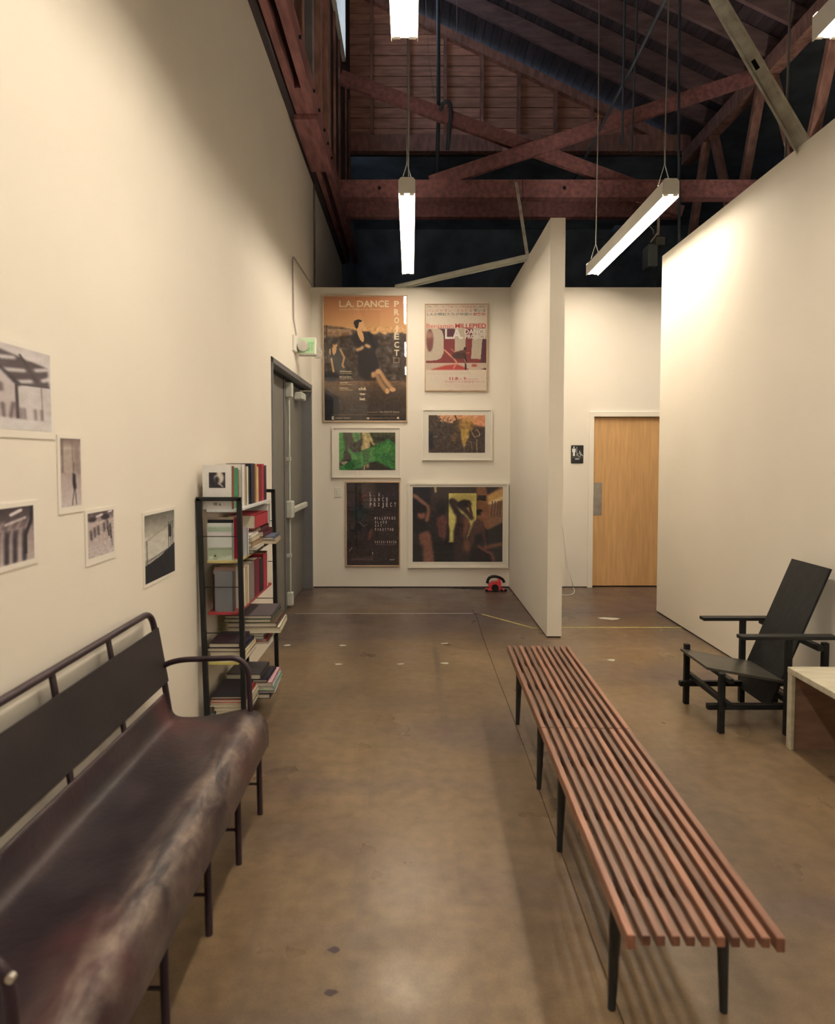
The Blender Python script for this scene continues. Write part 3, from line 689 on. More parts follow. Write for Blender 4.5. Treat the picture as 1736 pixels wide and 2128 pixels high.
# poster 2 : red and white with big letters
pp = (226, 196, 156)
a = Art((165, 150, 1418, 1935), 130, pp)
a.poly([(165, 660), (1418, 640), (1418, 1380), (165, 1370)], (140, 58, 52), 0)
a.poly([(1300, 640), (1418, 640), (1418, 1380), (1300, 1380)], (92, 54, 56), 10, .7); a.poly([(430, 640), (760, 640), (760, 860), (430, 860)], (92, 50, 56), 10, .8)
let = (200, 172, 134)
a.poly([(165, 640), (420, 640), (500, 690), (530, 800), (530, 1160), (480, 1260), (380, 1310), (165, 1318)], let, 2)
a.ell(245, 890, 72, 240, (128, 72, 60), 10); a.poly([(173, 700), (300, 720), (300, 820), (173, 860)], (190, 140, 104), 16, .8)
a.poly([(765, 640), (985, 640), (985, 1120), (765, 1140)], let, 2); a.poly([(1140, 640), (1418, 640), (1418, 860), (1332, 870), (1300, 1285), (1100, 1280)], let, 2)
a.poly([(1345, 860), (1418, 860), (1418, 1380), (1300, 1380)], (104, 56, 58), 4)
a.poly([(165, 1370), (1418, 1370), (1418, 1510), (165, 1510)], (206, 172, 134), 0)
a.poly([(250, 1510), (560, 1420), (800, 1390), (900, 1430), (1060, 1500), (1050, 1510)], (188, 70, 56), 8); a.ell(1170, 1420, 60, 26, (178, 74, 60), 8); a.poly([(1290, 1500), (1410, 1470), (1418, 1510)], (110, 50, 44), 4)
a.line([(545, 1090), (680, 1215), (760, 1290), (800, 1360), (745, 1470)], 34, (214, 140, 104), 1, 4)
a.line([(690, 1070), (740, 1120), (800, 1150)], 16, (220, 130, 90), 1, 3); a.poly([(690, 1210), (800, 1130), (960, 1100), (1010, 1180), (960, 1270), (760, 1280)], (86, 58, 44), 5)
a.line([(880, 1130), (980, 1110)], 50, (120, 70, 52), 1, 4); a.ell(975, 1065, 28, 34, (56, 36, 34), 3); a.line([(980, 1230), (990, 1340), (990, 1495)], 34, (44, 30, 34), 1, 3); a.line([(960, 1290), (1010, 1400)], 14, (210, 150, 120))
a.line([(1000, 1160), (1070, 1150)], 16, (210, 120, 96)); a.noise(4, 3)
for yy in (1565, 1585, 1605): a.line([(200, yy), (1090, yy)], 5, (206, 176, 138), .8)
for yy in (1820, 1845, 1865): a.line([(580, yy), (1290, yy)], 5, (226, 178, 146), .8)
rd = (190, 58, 46); gy = (118, 104, 82); wt = (236, 208, 170)
T2 = [('今秋、', 180, 208, 115, 36, gy), ('パリ・オペラ座バレエ団芸術監督', 320, 208, 870, 36, (196, 84, 66)), ('に就任!', 1200, 208, 200, 34, gy),
      ('バンジャマン・ミルピエ', 185, 292, 940, 50, rd), ('率いる', 1150, 292, 250, 50, gy, 0.01),
      ('L.A.の精鋭たちが待望の', 190, 368, 930, 46, gy, 0.01), ('初来日!', 1140, 368, 260, 46, rd, 0.02),
      ('Benjamin', 175, 632, 560, 92, (214, 108, 78), 0.01), ('MILLEPIED', 770, 632, 640, 92, (196, 52, 38), 0.02),
      ('L.A.', 560, 852, 375, 200, wt, 0.03), ('DANCE', 965, 755, 445, 96, wt, 0.03), ('PROJECT', 975, 855, 435, 84, wt, 0.03),
      ('11.8', 655, 1722, 175, 58, rd, 0.03), ('SAT', 842, 1722, 80, 30, (208, 110, 90)), ('9', 950, 1722, 45, 58, rd, 0.03), ('SUN 15:00', 1000, 1722, 250, 32, (208, 110, 90)),
      ('彩の国さいたま芸術劇場 大ホール', 565, 1780, 830, 34, (208, 100, 82))]
framed('framed white and red Japanese dance poster, top right of wall', 'poster', 0.165, 0.909, 2.353, 3.376, (0.18, 0.895, 2.367, 3.362), a, m_oak, texts=T2, tilt=0.013, yaw=-0.013)

# picture 3 : sunset field
a = Art((232, 258, 1487, 1088), 110, (86, 66, 52))
a.poly([(420, 258), (1487, 258), (1487, 520), (1400, 500), (1260, 470), (1000, 380), (820, 370), (760, 430), (640, 420), (480, 330), (440, 300)], (226, 156, 104), 8)
a.ell(1380, 400, 140, 110, (236, 150, 100), 30, .7)
for _ in range(60): a.ell(430+a.rng.rand()*330, 262+a.rng.rand()*150, 16, 12, (96, 68, 52) if a.rng.rand() > .45 else (232, 176, 128), 3, .8)
a.line([(820, 262), (850, 340), (870, 380)], 26, (70, 50, 42)); a.line([(780, 400), (980, 340)], 18, (90, 66, 50))
a.ell(1060, 470, 190, 160, (200, 146, 72), 50, .8); a.poly([(950, 560), (1120, 560), (1140, 720), (1080, 840), (1050, 950), (1000, 950), (950, 760)], (206, 158, 78), 14, .9)
a.poly([(700, 820), (820, 600), (880, 700), (860, 860)], (130, 94, 62), 20, .8); a.ell(285, 820, 55, 200, (34, 32, 42), 16); a.line([(330, 740), (430, 735)], 20, (150, 112, 80), .7)
a.line([(1180, 600), (1250, 750), (1370, 700), (1350, 620), (1300, 575)], 12, (214, 168, 116)); a.line([(1300, 800), (1305, 940), (1310, 1075)], 26, (176, 136, 94), .8, 3)
a.line([(1100, 830), (1180, 850), (1200, 1010)], 14, (176, 136, 110)); a.line([(1020, 950), (1020, 1060)], 14, (150, 112, 98)); a.line([(1105, 880), (1140, 940)], 10, (170, 130, 96)); a.noise(9, 10); a.noise(5, 0)
framed('white-framed photograph of an orange sunset over dark grass, right column', 'picture', 0.132, 0.971, 1.53, 2.142, (0.212, 0.884, 1.622, 2.068), a, m_whiteframe, 0.02, 0.035, m_mount, name='framed_picture')

# picture 4 : green fabric
a = Art((275, 205, 1543, 1047), 110, (72, 62, 44))
g1, g2, g3 = (60, 122, 52), (92, 148, 62), (46, 104, 52)
a.poly([(275, 205), (365, 205), (420, 580), (370, 800), (300, 880), (275, 860)], (84, 146, 60), 6)
a.poly([(560, 205), (770, 205), (770, 330), (640, 440), (590, 380)], (112, 142, 74), 8); a.poly([(640, 210), (700, 205), (720, 300), (670, 320)], g3, 8, .7)
a.poly([(780, 205), (960, 205), (1040, 380), (1100, 490), (1040, 500), (975, 400), (980, 540), (790, 620), (765, 560), (805, 440), (800, 330)], (204, 170, 106), 6)
a.poly([(870, 205), (940, 205), (1000, 330), (900, 300)], (168, 156, 84), 8, .7); a.poly([(960, 400), (1050, 505), (980, 530)], (70, 54, 40), 5)
a.poly([(1000, 205), (1543, 205), (1543, 420), (1380, 340), (1100, 480), (1040, 360)], (82, 74, 44), 14); a.ell(1240, 340, 140, 60, (40, 42, 36), 30, .8); a.ell(1480, 400, 60, 50, (42, 36, 36), 20, .8)
a.poly([(700, 650), (990, 540), (1390, 340), (1543, 460), (1543, 860), (1300, 880), (950, 890), (820, 950), (700, 930)], g1, 6)
a.poly([(980, 560), (1080, 520), (1100, 860), (950, 870)], (104, 150, 74), 12, .8); a.ell(1350, 590, 150, 110, (106, 148, 70), 40, .7); a.ell(1360, 740, 140, 50, (34, 94, 50), 24, .8)
a.poly([(790, 640), (975, 560), (960, 840), (830, 920)], (72, 112, 52), 10, .7)
a.poly([(455, 520), (600, 665), (720, 640), (810, 720), (820, 960), (740, 1020), (400, 1047), (290, 1047), (290, 960), (480, 860), (560, 790)], (58, 128, 52), 8)
a.poly([(470, 560), (620, 700), (700, 800), (560, 800)], (100, 158, 76), 14, .7); a.ell(560, 930, 160, 70, (30, 104, 54), 30, .8); a.poly([(740, 700), (800, 720), (820, 950), (770, 980)], (96, 162, 82), 10, .6)
a.poly([(400, 560), (560, 780), (480, 860), (380, 820)], (52, 40, 36), 10, .8); a.poly([(305, 870), (470, 850), (470, 870), (380, 930)], (206, 160, 130), 5, .8)
a.poly([(960, 880), (1130, 860), (1480, 1040), (940, 1047)], (62, 50, 40), 8); a.poly([(1150, 870), (1543, 830), (1543, 1035), (1470, 1030)], g1, 8); a.poly([(1420, 830), (1543, 850), (1500, 880)], (40, 40, 38), 5)
a.line([(850, 950), (840, 1030)], 30, (196, 160, 110)); a.ell(915, 950, 34, 50, (176, 140, 90), 6); a.noise(10, 14); a.noise(5, 0)
framed('white-framed photograph of crumpled green fabric, left column', 'picture', -0.94, -0.115, 1.323, 1.931, (-0.854, -0.184, 1.415, 1.862), a, m_whiteframe, 0.02, 0.035, m_mount, name='framed_picture')

# poster 5 : dark poster
a = Art((210, 135, 1395, 1950), 110, (58, 40, 38))
a.poly([(560, 135), (850, 135), (850, 700), (560, 700)], (84, 60, 48), 30, .7); a.poly([(860, 135), (1395, 135), (1395, 600), (860, 600)], (48, 34, 40), 30, .6)
a.ell(500, 790, 190, 190, (24, 34, 36), 16); a.ell(480, 740, 120, 90, (24, 58, 54), 40, .6)
a.line([(600, 480), (570, 440), (640, 400), (640, 370)], 34, (150, 36, 40), .9, 6)
a.poly([(420, 980), (780, 1000), (800, 1100), (690, 1200), (520, 1180), (380, 1300), (300, 1500), (230, 1640), (260, 1400), (340, 1150)], (32, 30, 36), 20, .8)
a.line([(490, 990), (600, 1090)], 14, (150, 116, 84)); a.line([(600, 1080), (680, 1050)], 12, (150, 90, 60))
a.line([(780, 1170), (715, 1350)], 66, (128, 80, 58), 1, 10); a.line([(730, 1380), (790, 1600)], 24, (76, 50, 44), .8, 6); a.ell(730, 1670, 60, 60, (24, 24, 28), 14)
a.line([(790, 1660), (800, 1700)], 18, (220, 190, 150)); a.line([(270, 1630), (330, 1560)], 14, (190, 160, 128)); a.line([(770, 1760), (800, 1740)], 40, (130, 50, 46), .7, 8)
a.noise(6, 14); a.noise(5, 0)
T5 = []; ct = (226, 192, 158)
for (word, x0, yb_, st, h_) in (('L.A.', 735, 428, 96, 84), ('DANCE', 735, 540, 93, 84), ('PROJECT', 735, 655, 92, 88), ('MILLEPIED', 845, 938, 55, 58), ('GLASS', 850, 1022, 60, 56), ('GAT', 850, 1100, 62, 56), ('FORSYTHE', 850, 1188, 56, 58), ('10/24-10/26', 850, 1458, 46, 50)):
    for i, ch in enumerate(word):
        wd_ = 38 if h_ > 70 else (28 if h_ > 52 else 24)
        if ch in '.-': wd_ = 14
        if ch in 'I1': wd_ = 12
        T5.append((ch, x0+st*i, yb_, wd_, h_, ct, 0.02))
T5 += [('THE THEATER AT ACE HOTEL', 860, 1500, 460, 18, (170, 130, 104)), ('L.A. DANCE PROJECT', 310, 1795, 470, 20, (140, 106, 88)), ('LADANCEPROJECT.COM', 310, 1835, 480, 22, (170, 132, 106))]
a.line([(1185, 1825), (1285, 1825)], 20, (206, 176, 140), .9)
framed('thin-framed dark brown dance poster with spaced white capitals, bottom left of wall', 'poster', -0.782, -0.127, 0.258, 1.277, (-0.768, -0.141, 0.272, 1.263), a, m_oak, texts=T5)

# picture 6 : backstage figures
a = Art((140, 170, 1577, 1362), 130, (46, 36, 38))
a.poly([(400, 170), (1180, 170), (1180, 300), (720, 280), (720, 700), (400, 500)], (78, 60, 50), 14); a.poly([(140, 170), (420, 170), (400, 600), (140, 700)], (30, 30, 42), 20)
a.poly([(1160, 170), (1577, 170), (1577, 860), (1320, 850), (1160, 700)], (150, 98, 60), 14); a.poly([(1310, 170), (1530, 170), (1340, 300)], (44, 32, 36), 8); a.poly([(1180, 300), (1310, 300), (1310, 390), (1170, 380)], (54, 42, 36), 5)
a.poly([(1330, 300), (1577, 190), (1577, 380), (1330, 440)], (214, 156, 82), 12); a.line([(1370, 430), (1577, 345)], 36, (250, 214, 150), 1, 6)
for x in (1395, 1440, 1490, 1530): a.line([(x, 640), (x+18, 400)], 14, (70, 46, 38), .9)
a.poly([(720, 265), (1160, 265), (1160, 690), (1010, 1000), (800, 1050), (720, 1050)], (222, 196, 106), 3); a.ell(960, 340, 200, 60, (160, 128, 60), 30, .5)
a.ell(1500, 730, 80, 90, (150, 100, 70), 14, .8); a.poly([(1290, 880), (1577, 740), (1577, 1100), (1290, 1090)], (34, 28, 32), 10)
a.line([(500, 180), (505, 240)], 40, (214, 180, 120), .9, 3)
sk2 = (150, 92, 66); sk3 = (112, 68, 54)
a.line([(170, 305), (380, 480), (395, 560), (365, 700)], 60, (160, 106, 74), 1, 6); a.ell(280, 610, 66, 70, (164, 102, 76), 8); a.ell(270, 520, 90, 66, (28, 24, 28), 10)
a.poly([(150, 640), (320, 720), (390, 800), (380, 850), (250, 920), (150, 900)], (26, 24, 30), 8); a.poly([(240, 920), (370, 860), (430, 920), (490, 1362), (300, 1362), (250, 1080)], (144, 90, 64), 16)
a.ell(600, 540, 70, 70, (24, 26, 36), 8); a.ell(600, 470, 110, 90, (40, 34, 36), 30, .7); a.poly([(530, 660), (620, 610), (700, 690), (720, 900), (660, 1020), (560, 960), (520, 760)], (120, 74, 60), 16); a.poly([(690, 740), (730, 860), (720, 1040), (670, 1040)], (34, 30, 36), 8)
a.line([(760, 400), (840, 560), (900, 640)], 90, (52, 38, 36), 1, 6); a.line([(780, 390), (980, 540), (1080, 660)], 74, (70, 46, 40), 1, 6); a.ell(970, 440, 110, 66, (40, 30, 30), 8); a.line([(1040, 440), (1080, 600)], 44, (100, 64, 50), 1, 5)
a.poly([(840, 640), (950, 600), (1030, 690), (1060, 800), (1010, 960), (1070, 1080), (1060, 1362), (800, 1362), (790, 900), (830, 740)], (66, 46, 42), 8)
a.poly([(930, 640), (1030, 690), (1040, 800), (980, 980), (920, 960), (960, 780)], sk2, 18, .9); a.ell(1010, 1100, 62, 110, (148, 92, 62), 20, .9)
a.ell(1210, 570, 55, 52, (28, 24, 26), 5); a.ell(1262, 610, 42, 58, (160, 98, 72), 6); a.poly([(1110, 720), (1180, 680), (1260, 720), (1290, 900), (1250, 950), (1150, 930), (1120, 1080), (1040, 1040), (1050, 900)], (96, 62, 52), 12)
a.line([(1240, 760), (1280, 960), (1290, 1080)], 60, (104, 60, 52), 1, 8); a.poly([(1140, 930), (1240, 900), (1290, 1100), (1140, 1100)], (30, 26, 32), 6)
a.line([(1190, 1110), (1300, 1190), (1400, 1230), (1440, 1330)], 48, (140, 74, 62), 1, 8); a.line([(1310, 1130), (1450, 1100), (1550, 1080)], 70, (150, 96, 64), .9, 12)
a.poly([(140, 1100), (300, 1100), (300, 1362), (140, 1362)], (24, 24, 32), 20); a.poly([(480, 1050), (790, 1050), (800, 1362), (500, 1362)], (24, 24, 32), 16); a.poly([(1070, 1150), (1200, 1160), (1380, 1260), (1400, 1362), (1060, 1362)], (24, 24, 30), 12)
a.noise(3, 16); a.noise(5, 0)
framed('largest white-framed photograph of dim backstage dancers, bottom right of wall', 'picture', -0.035, 1.169, 0.24, 1.265, (0.023, 1.099, 0.316, 1.214), a, m_whiteframe, 0.024, 0.04, m_mount, name='framed_picture')

# unframed prints on the left wall (x fixed, +y is to the right in the photo)
m_paper = mat('print_paper', (0.82, 0.80, 0.75), 0.7, var=0.01)
def wall_print(label, y0, y1, z0, z1, art, py0, py1, pz0, pz1, curl=0.004):
    t = thing('photo_print', label, 'photograph', (WX, (y0+y1)/2, z0))
    obj('paper', one(lambda b: b.box(WX+0.0005, WX+curl, y0, y1, z0, z1)), m_paper, t)
    art.sheet('image', (WX+curl+0.0006, py0, pz0), (0, 1, 0), (0, 0, 1), py1-py0, pz1-pz0, t)
    return t
hi = (226, 204, 180); md = (160, 136, 118); dk2 = (52, 42, 42)
a = Art((-560, 40, 415, 815), 150, (205, 184, 160))       # hall with roof trusses
a.poly([(-560, -60), (395, 180), (400, 370), (175, 390), (0, 190), (-560, -60)], (84, 68, 62), 6)
for (x, y_, w2) in ((95, 165, 70), (160, 265, 70), (225, 355, 50), (350, 210, 40), (380, 300, 22), (-100, 60, 80), (0, 0, 60), (300, 120, 50)): a.line([(x-w2, y_+14), (x+w2*.9, y_-14)], 34, (214, 192, 168), .9, 6)
a.line([(200, 110), (310, 330)], 16, (70, 56, 52)); a.line([(-300, -100), (175, 385)], 50, (52, 42, 42), 1, 6); a.line([(175, 390), (400, 370)], 16, (70, 58, 54))
a.poly([(-560, 40), (0, 190), (170, 400), (170, 700), (-560, 700)], (196, 172, 150), 6); a.poly([(20, 370), (90, 400), (90, 480), (20, 460)], (120, 98, 84), 6); a.line([(172, 400), (178, 700)], 20, (64, 50, 48)); a.line([(345, 390), (350, 690)], 8, (140, 114, 98))
for x in range(-540, 180, 42): a.line([(x, 705), (x+8*a.rng.randn(), 560+40*a.rng.rand())], 20, (80, 62, 58) if a.rng.rand() > .3 else (50, 40, 40), .85, 4)
for x in (225, 300, 345, 200): a.line([(x, 715), (x-4, 610)], 14, (96, 74, 66), .9, 4)
a.poly([(-560, 700), (415, 720), (415, 815), (-560, 815)], (214, 194, 168), 4); a.noise(3, 20); a.noise(3, 0)
wall_print('large black and white photo of a hall, at the left edge', 1.42, 2.235, 1.628, 1.915, a, 1.44, 2.21, 1.652, 1.90)
a = Art((475, 872, 660, 1445), 46, (176, 150, 124))       # dancer, narrow
a.grad(872, (120, 96, 78), 960, (190, 164, 138)); a.grad(1160, (176, 148, 126), 1445, (204, 180, 156)); a.line([(580, 880), (585, 1150)], 8, (130, 104, 86)); a.poly([(590, 880), (640, 880), (655, 1180), (600, 1160)], (140, 114, 98), 8, .7); a.poly([(478, 880), (500, 880), (500, 1160), (484, 1160)], (110, 88, 74), 6, .8)
a.line([(595, 1070), (592, 1150)], 8, (110, 84, 72)); a.poly([(582, 1155), (606, 1180), (612, 1300), (590, 1310), (578, 1250)], (34, 28, 30), 3); a.line([(592, 1310), (572, 1435)], 9, (90, 64, 56)); a.line([(602, 1310), (612, 1430)], 9, (80, 60, 54)); a.noise(3, 10)
wall_print('narrow tall sepia photo of a single dancer reaching up', 2.245, 2.42, 1.377, 1.645, a, 2.262, 2.400, 1.400, 1.634)
a = Art((-230, 1440, 268, 1920), 84, (110, 90, 80))       # group, left edge
a.grad(1440, (70, 54, 52), 1620, (120, 98, 88)); a.grad(1620, (150, 124, 108), 1920, (196, 170, 146))
for x in (-190, -100, -10, 60, 120, 190): a.line([(x, 1900), (x+4, 1700), (x+12, 1640)], 34, (50, 40, 42), .9, 4); a.line([(x+10, 1640), (x+50, 1560)], 16, (180, 150, 128), .8, 3)
a.line([(200, 1850), (200, 1700), (250, 1560), (250, 1450)], 26, (36, 30, 34)); a.line([(100, 1500), (170, 1470)], 26, (220, 196, 170)); a.line([(60, 1580), (200, 1540)], 22, (210, 186, 160), .8); a.noise(3, 10); a.noise(3, 0)
wall_print('small black and white photo of a dance group, lower left edge', 1.72, 2.12, 1.238, 1.435, a, 1.745, 2.092, 1.255, 1.421)
a = Art((712, 1462, 935, 1850), 54, (190, 164, 140))
a.grad(1462, (90, 72, 66), 1540, (176, 148, 128)); a.ell(750, 1520, 34, 22, (50, 40, 42), 4); a.ell(860, 1515, 36, 24, (48, 38, 40), 4); a.line([(790, 1500), (830, 1490)], 18, (224, 200, 176)); a.line([(890, 1475), (915, 1470)], 14, (214, 190, 166))
for x, y_ in ((740, 1690), (770, 1670), (800, 1660), (850, 1640), (880, 1620), (905, 1660)): a.line([(x, y_), (x-4, y_-70)], 18, (74, 58, 56), .9, 3)
a.line([(905, 1650), (918, 1790)], 14, (60, 46, 48)); a.line([(890, 1690), (880, 1620)], 14, (60, 48, 48)); a.grad(1720, (196, 172, 150), 1850, (206, 182, 158), .6); a.noise(7, 6)
wall_print('small square sepia photo of dancers in rehearsal, between its neighbours', 2.425, 2.675, 1.172, 1.378, a, 2.442, 2.655, 1.198, 1.364)
a = Art((1172, 1462, 1436, 2030), 66, (176, 158, 128))
a.grad(1462, (110, 98, 80), 1640, (190, 172, 140)); a.grad(1640, (196, 178, 146), 1830, (206, 188, 156)); a.line([(1180, 1680), (1430, 1560)], 8, (120, 104, 84), .7, 3)
a.poly([(1172, 1880), (1300, 1840), (1436, 1760), (1436, 2030), (1172, 2030)], (26, 26, 32), 2); a.poly([(1375, 1590), (1405, 1575), (1410, 1700), (1375, 1700)], (30, 28, 32), 2)
for x in (1380, 1400, 1418): a.line([(x, 1560), (x, 1800)], 6, (40, 36, 38))
a.line([(1188, 1680), (1190, 1880)], 6, (60, 54, 48)); a.line([(1200, 1850), (1370, 1800)], 14, (90, 80, 70), .7); a.noise(4, 6)
wall_print('black and white photo of a billboard silhouette beside the bookshelf', 2.945, 3.355, 0.990, 1.325, a, 2.962, 3.335, 1.005, 1.310)

# ------------------------------------------------------------------ small wall things
t = thing('light_switch', 'white double light switch plate on the back wall', 'light switch', (-0.875, BY, 1.09))
obj('plate', one(lambda b: b.box(-0.912, -0.838, BY-0.008, BY-0.0005, 1.092, 1.208, bev=.002)), m_white_en, t)
obj('rocker', one(lambda b: b.box(-0.889, -0.861, BY-0.013, BY-0.008, 1.115, 1.185, bev=.002)), m_white_en, t)
t = thing('restroom_sign', 'black restroom sign with man and wheelchair symbols left of wooden door', 'sign', (1.99, BY, 1.49))
m_signblack = mat('black_plastic', (0.014, 0.016, 0.020), 0.4, var=0.05); m_signwhite = mat('white_print', A(232, 214, 178), 0.5, var=0.01)
obj('plaque', one(lambda b: b.box(1.915, 2.063, BY-0.010, BY-0.001, 1.495, 1.712, bev=.006)), m_signblack, t)
def S(u, v): return (1.915+u*0.148, BY-0.0108, 1.712-v*0.217)
def flat(mb, pts): mb.add([S(u, v) for u, v in pts], [tuple(range(len(pts)))])
def ring(mb, cu_, cv, ru, rv, n=14): flat(mb, [(cu_+ru*math.cos(2*math.pi*i/n), cv+rv*math.sin(2*math.pi*i/n)) for i in range(n)])
mb = MB(); ring(mb, 0.22, 0.11, 0.06, 0.045); flat(mb, [(0.08, 0.18), (0.36, 0.18), (0.36, 0.38), (0.31, 0.38), (0.31, 0.6), (0.14, 0.6), (0.14, 0.38), (0.08, 0.38)])
flat(mb, [(0.445, 0.08), (0.475, 0.08), (0.475, 0.6), (0.445, 0.6)])
ring(mb, 0.68, 0.33, 0.04, 0.028)
def pathstroke(mb, pts, w_):
    for (u1, v1), (u2, v2) in zip(pts[:-1], pts[1:]):
        p, q = Vector(S(u1, v1)), Vector(S(u2, v2)); d = (q-p).normalized(); n_ = Vector((-d.z, 0, d.x))*w_/2
        mb.add([p-n_, q-n_, q+n_, p+n_], [(0, 1, 2, 3)])
pathstroke(mb, [(0.68, 0.36), (0.70, 0.49), (0.84, 0.49), (0.92, 0.59), (0.97, 0.58)], 0.006)
pathstroke(mb, [(0.69, 0.42), (0.82, 0.42)], 0.005)
pathstroke(mb, [(0.66+0.14*math.cos(x), 0.52+0.092*math.sin(x)) for x in [4.2-0.35*i for i in range(15)]], 0.005)
pathstroke(mb, [(0.06, 0.68), (0.94, 0.68)], 0.001)
obj('pictogram', mb, m_signwhite, t)
text_mesh([('MEN', S(0.33, 0.79), (1, 0, 0), (0, 0, 1), 0.05, 0.014, 0.03)], m_signwhite, t)
pipe('white_cord', 'thin white cord looping down wall right of the partition', [(1.80, BY-0.004, 0.95), (1.815, BY-0.006, 0.80), (1.86, BY-0.012, 0.45), (1.90, 7.98, 0.20), (1.91, 7.86, 0.04)]+arc((1.91, 7.86, .04), (1.90, 7.60, .0), (1.76, 7.58, .006))+[(1.60, 7.62, 0.006), (1.45, 7.68, 0.006)], 0.004, m_white_en, 'cord')

# red power tool on the floor
t = thing('power_tool', 'small red and black power tool on the floor by the back wall', 'tool', (0.98, 7.85, 0))
m_red = mat('red_plastic', A(190, 50, 48, k=1.5), 0.45, var=0.1)
obj('body', one(lambda b: b.prism([(0.92, 0.035), (1.045, 0.035), (1.06, 0.075), (1.035, 0.12), (0.95, 0.11), (0.91, 0.075)], 1, 7.81, 7.89)), m_red, t)
obj('handle', one(lambda b: b.tube(arc((0.90, 7.85, 0.09), (0.90, 7.85, 0.185), (1.0, 7.85, 0.170))+arc((1.0, 7.85, .170), (1.09, 7.85, .15), (1.095, 7.85, 0.10)), 0.017, 8)), m_blackmetal, t)
obj('strut', one(lambda b: b.bar((1.03, 7.85, 0.165), (1.055, 7.85, 0.08), 0.02, 0.025)), m_red, t)
obj('motor', one(lambda b: b.tube([(0.985, 7.79, 0.045), (0.985, 7.91, 0.045)], 0.042, 14)), m_blackmetal, t)
obj('base_plate', one(lambda b: b.box(0.88, 1.11, 7.80, 7.90, 0.012, 0.028, bev=.004)), m_red, t)
for x in (0.885, 1.06, 1.105):
    obj('wheel', one(lambda b: b.tube([(x, 7.785, 0.017), (x, 7.805, 0.017)], 0.017, 10)), m_blackmetal, t)
obj('power_cord', one(lambda b: b.tube([(0.92, 7.88, 0.03), (0.84, 7.96, 0.006), (0.6, 8.02, 0.006), (0.5, 8.03, 0.006)], 0.005, 6)), m_blackmetal, t)

# tape on the floor
m_ytape = mat('yellow_tape', A(190, 164, 84), 0.6, var=0.2, scale=20); m_wtape = mat('white_tape', A(196, 176, 138), 0.6, var=0.1)
tag(obj('floor_tape', one(lambda b: b.bar((0.71, 6.68, 0.0008), (1.12, 6.14, 0.0008), 0.022, 0.0012))
        , m_ytape), 'slanting yellow tape line on the floor left of the partition', 'tape')
tag(obj('floor_tape', one(lambda b: b.box(1.10, 1.182, 6.13, 6.15, 0.0002, 0.0014).box(1.315, 2.498, 6.14, 6.162, 0.0002, 0.0014)), m_ytape), 'straight yellow tape line on the floor between the partition and right wall', 'tape')
tag(obj('floor_tape', one(lambda b: b.box(-1.16, 0.62, 6.705, 6.715, 0.0002, 0.0012)), m_wtape), 'long thin pale line across the floor in front of the back wall', 'tape')
spots = [(-1.03, 5.56, 'beside the bookshelf'), (-0.545, 5.05, 'leftmost of the nearer row'), (-0.57, 5.56, 'second of the farther row'), (-0.077, 5.05, 'middle of the nearer row'),
         (0.288, 5.62, 'rightmost of the farther row'), (0.261, 5.07, 'rightmost of the nearer row'), (1.55, 5.15, 'between slatted bench and black chair'), (1.93, 6.50, 'in front of the wooden door')]
for i, (x, y_, s_) in enumerate(spots):
    mb = MB(); big = 1.0 if i < 6 else (1.2 if i == 6 else 3.0)
    n = 9; pts = [((0.034*big*(0.6+0.5*random.random()))*math.cos(2*math.pi*q/n), (0.022*(1.0 if i < 7 else 2.6)*(0.5+0.7*random.random()))*math.sin(2*math.pi*q/n)) for q in range(n)]
    mb.prism([(x+u, y_+v) for u, v in pts], 2, 0.0002, 0.0014)
    tag(obj('tape_scrap', mb, m_wtape), 'torn white tape scrap on the floor, '+s_, 'tape', 'white tape scraps on the floor')
for (x, y_, s_) in ((-0.245, 2.08, 'farther of two in the foreground'), (-0.235, 1.91, 'nearest one at the bottom')):
    mb = MB(); mb.prism([(x+0.022*(0.6+0.5*random.random())*math.cos(q), y_+0.014*(0.6+.6*random.random())*math.sin(q)) for q in [0, .8, 1.6, 2.4, 3.2, 4, 4.8, 5.5]], 2, 0.0001, 0.0008)
    tag(obj('floor_stain', mb, mat('dark_spot', A(62, 44, 40), 0.6, var=0.1)), 'small dark spot on the floor, '+s_, 'stain', 'dark spots on the floor')

# ------------------------------------------------------------------ slatted benches
m_slat = mat('walnut_slat', A(142, 88, 58, k=0.66), 0.40, var=0.28, scale=5, stretch=(6, 0.8, 6), bump=0.05, bscale=40, rnd=0.45, spec=0.5, coat=0.0)
m_legblk = mat('black_tapered_leg', (0.018, 0.022, 0.024), 0.4, var=0.2)
LB, WB, HB = 1.27, 0.385, 0.398
def slat_bench(label):
    t = thing('slatted_bench', label, 'bench', (0, 0, 0), 'slatted benches set end to end')
    for i in range(11):
        x = -WB/2+0.011+i*(WB-0.022)/10
        h_ = 0.038 if i in (0, 10) else 0.027
        obj('slat', one(lambda b: b.box(x-0.0105, x+0.0105, -LB/2, LB/2, HB-h_, HB, bev=0.002)), m_slat, t, local=True)
    for y_ in (-LB/2+0.24, LB/2-0.24, 0):
        obj('crossbar', one(lambda b: b.box(-WB/2+0.023, WB/2-0.023, y_-0.02, y_+0.02, HB-0.050, HB-0.0275)), m_legblk, t, local=True)
    for sx_ in (-1, 1):
        for y_ in (-LB/2+0.25, LB/2-0.25):
            x = sx_*(WB/2-0.045)
            obj('leg', one(lambda b: b.tube([(x+sx_*0.010, y_, 0), (x, y_, HB-0.0505)], 0.01, 12, radii=[0.0115, 0.020])), m_legblk, t, local=True)
    return t
RB = -0.0272
b1 = slat_bench('nearer walnut slatted bench with black tapered legs, in the foreground')
cx1, cy1 = 0.530+0.5*WB+0.0345-0.018, 1.59+LB/2
b1.location = (0.7405, 2.232, 0); b1.rotation_euler = (0, 0, RB)
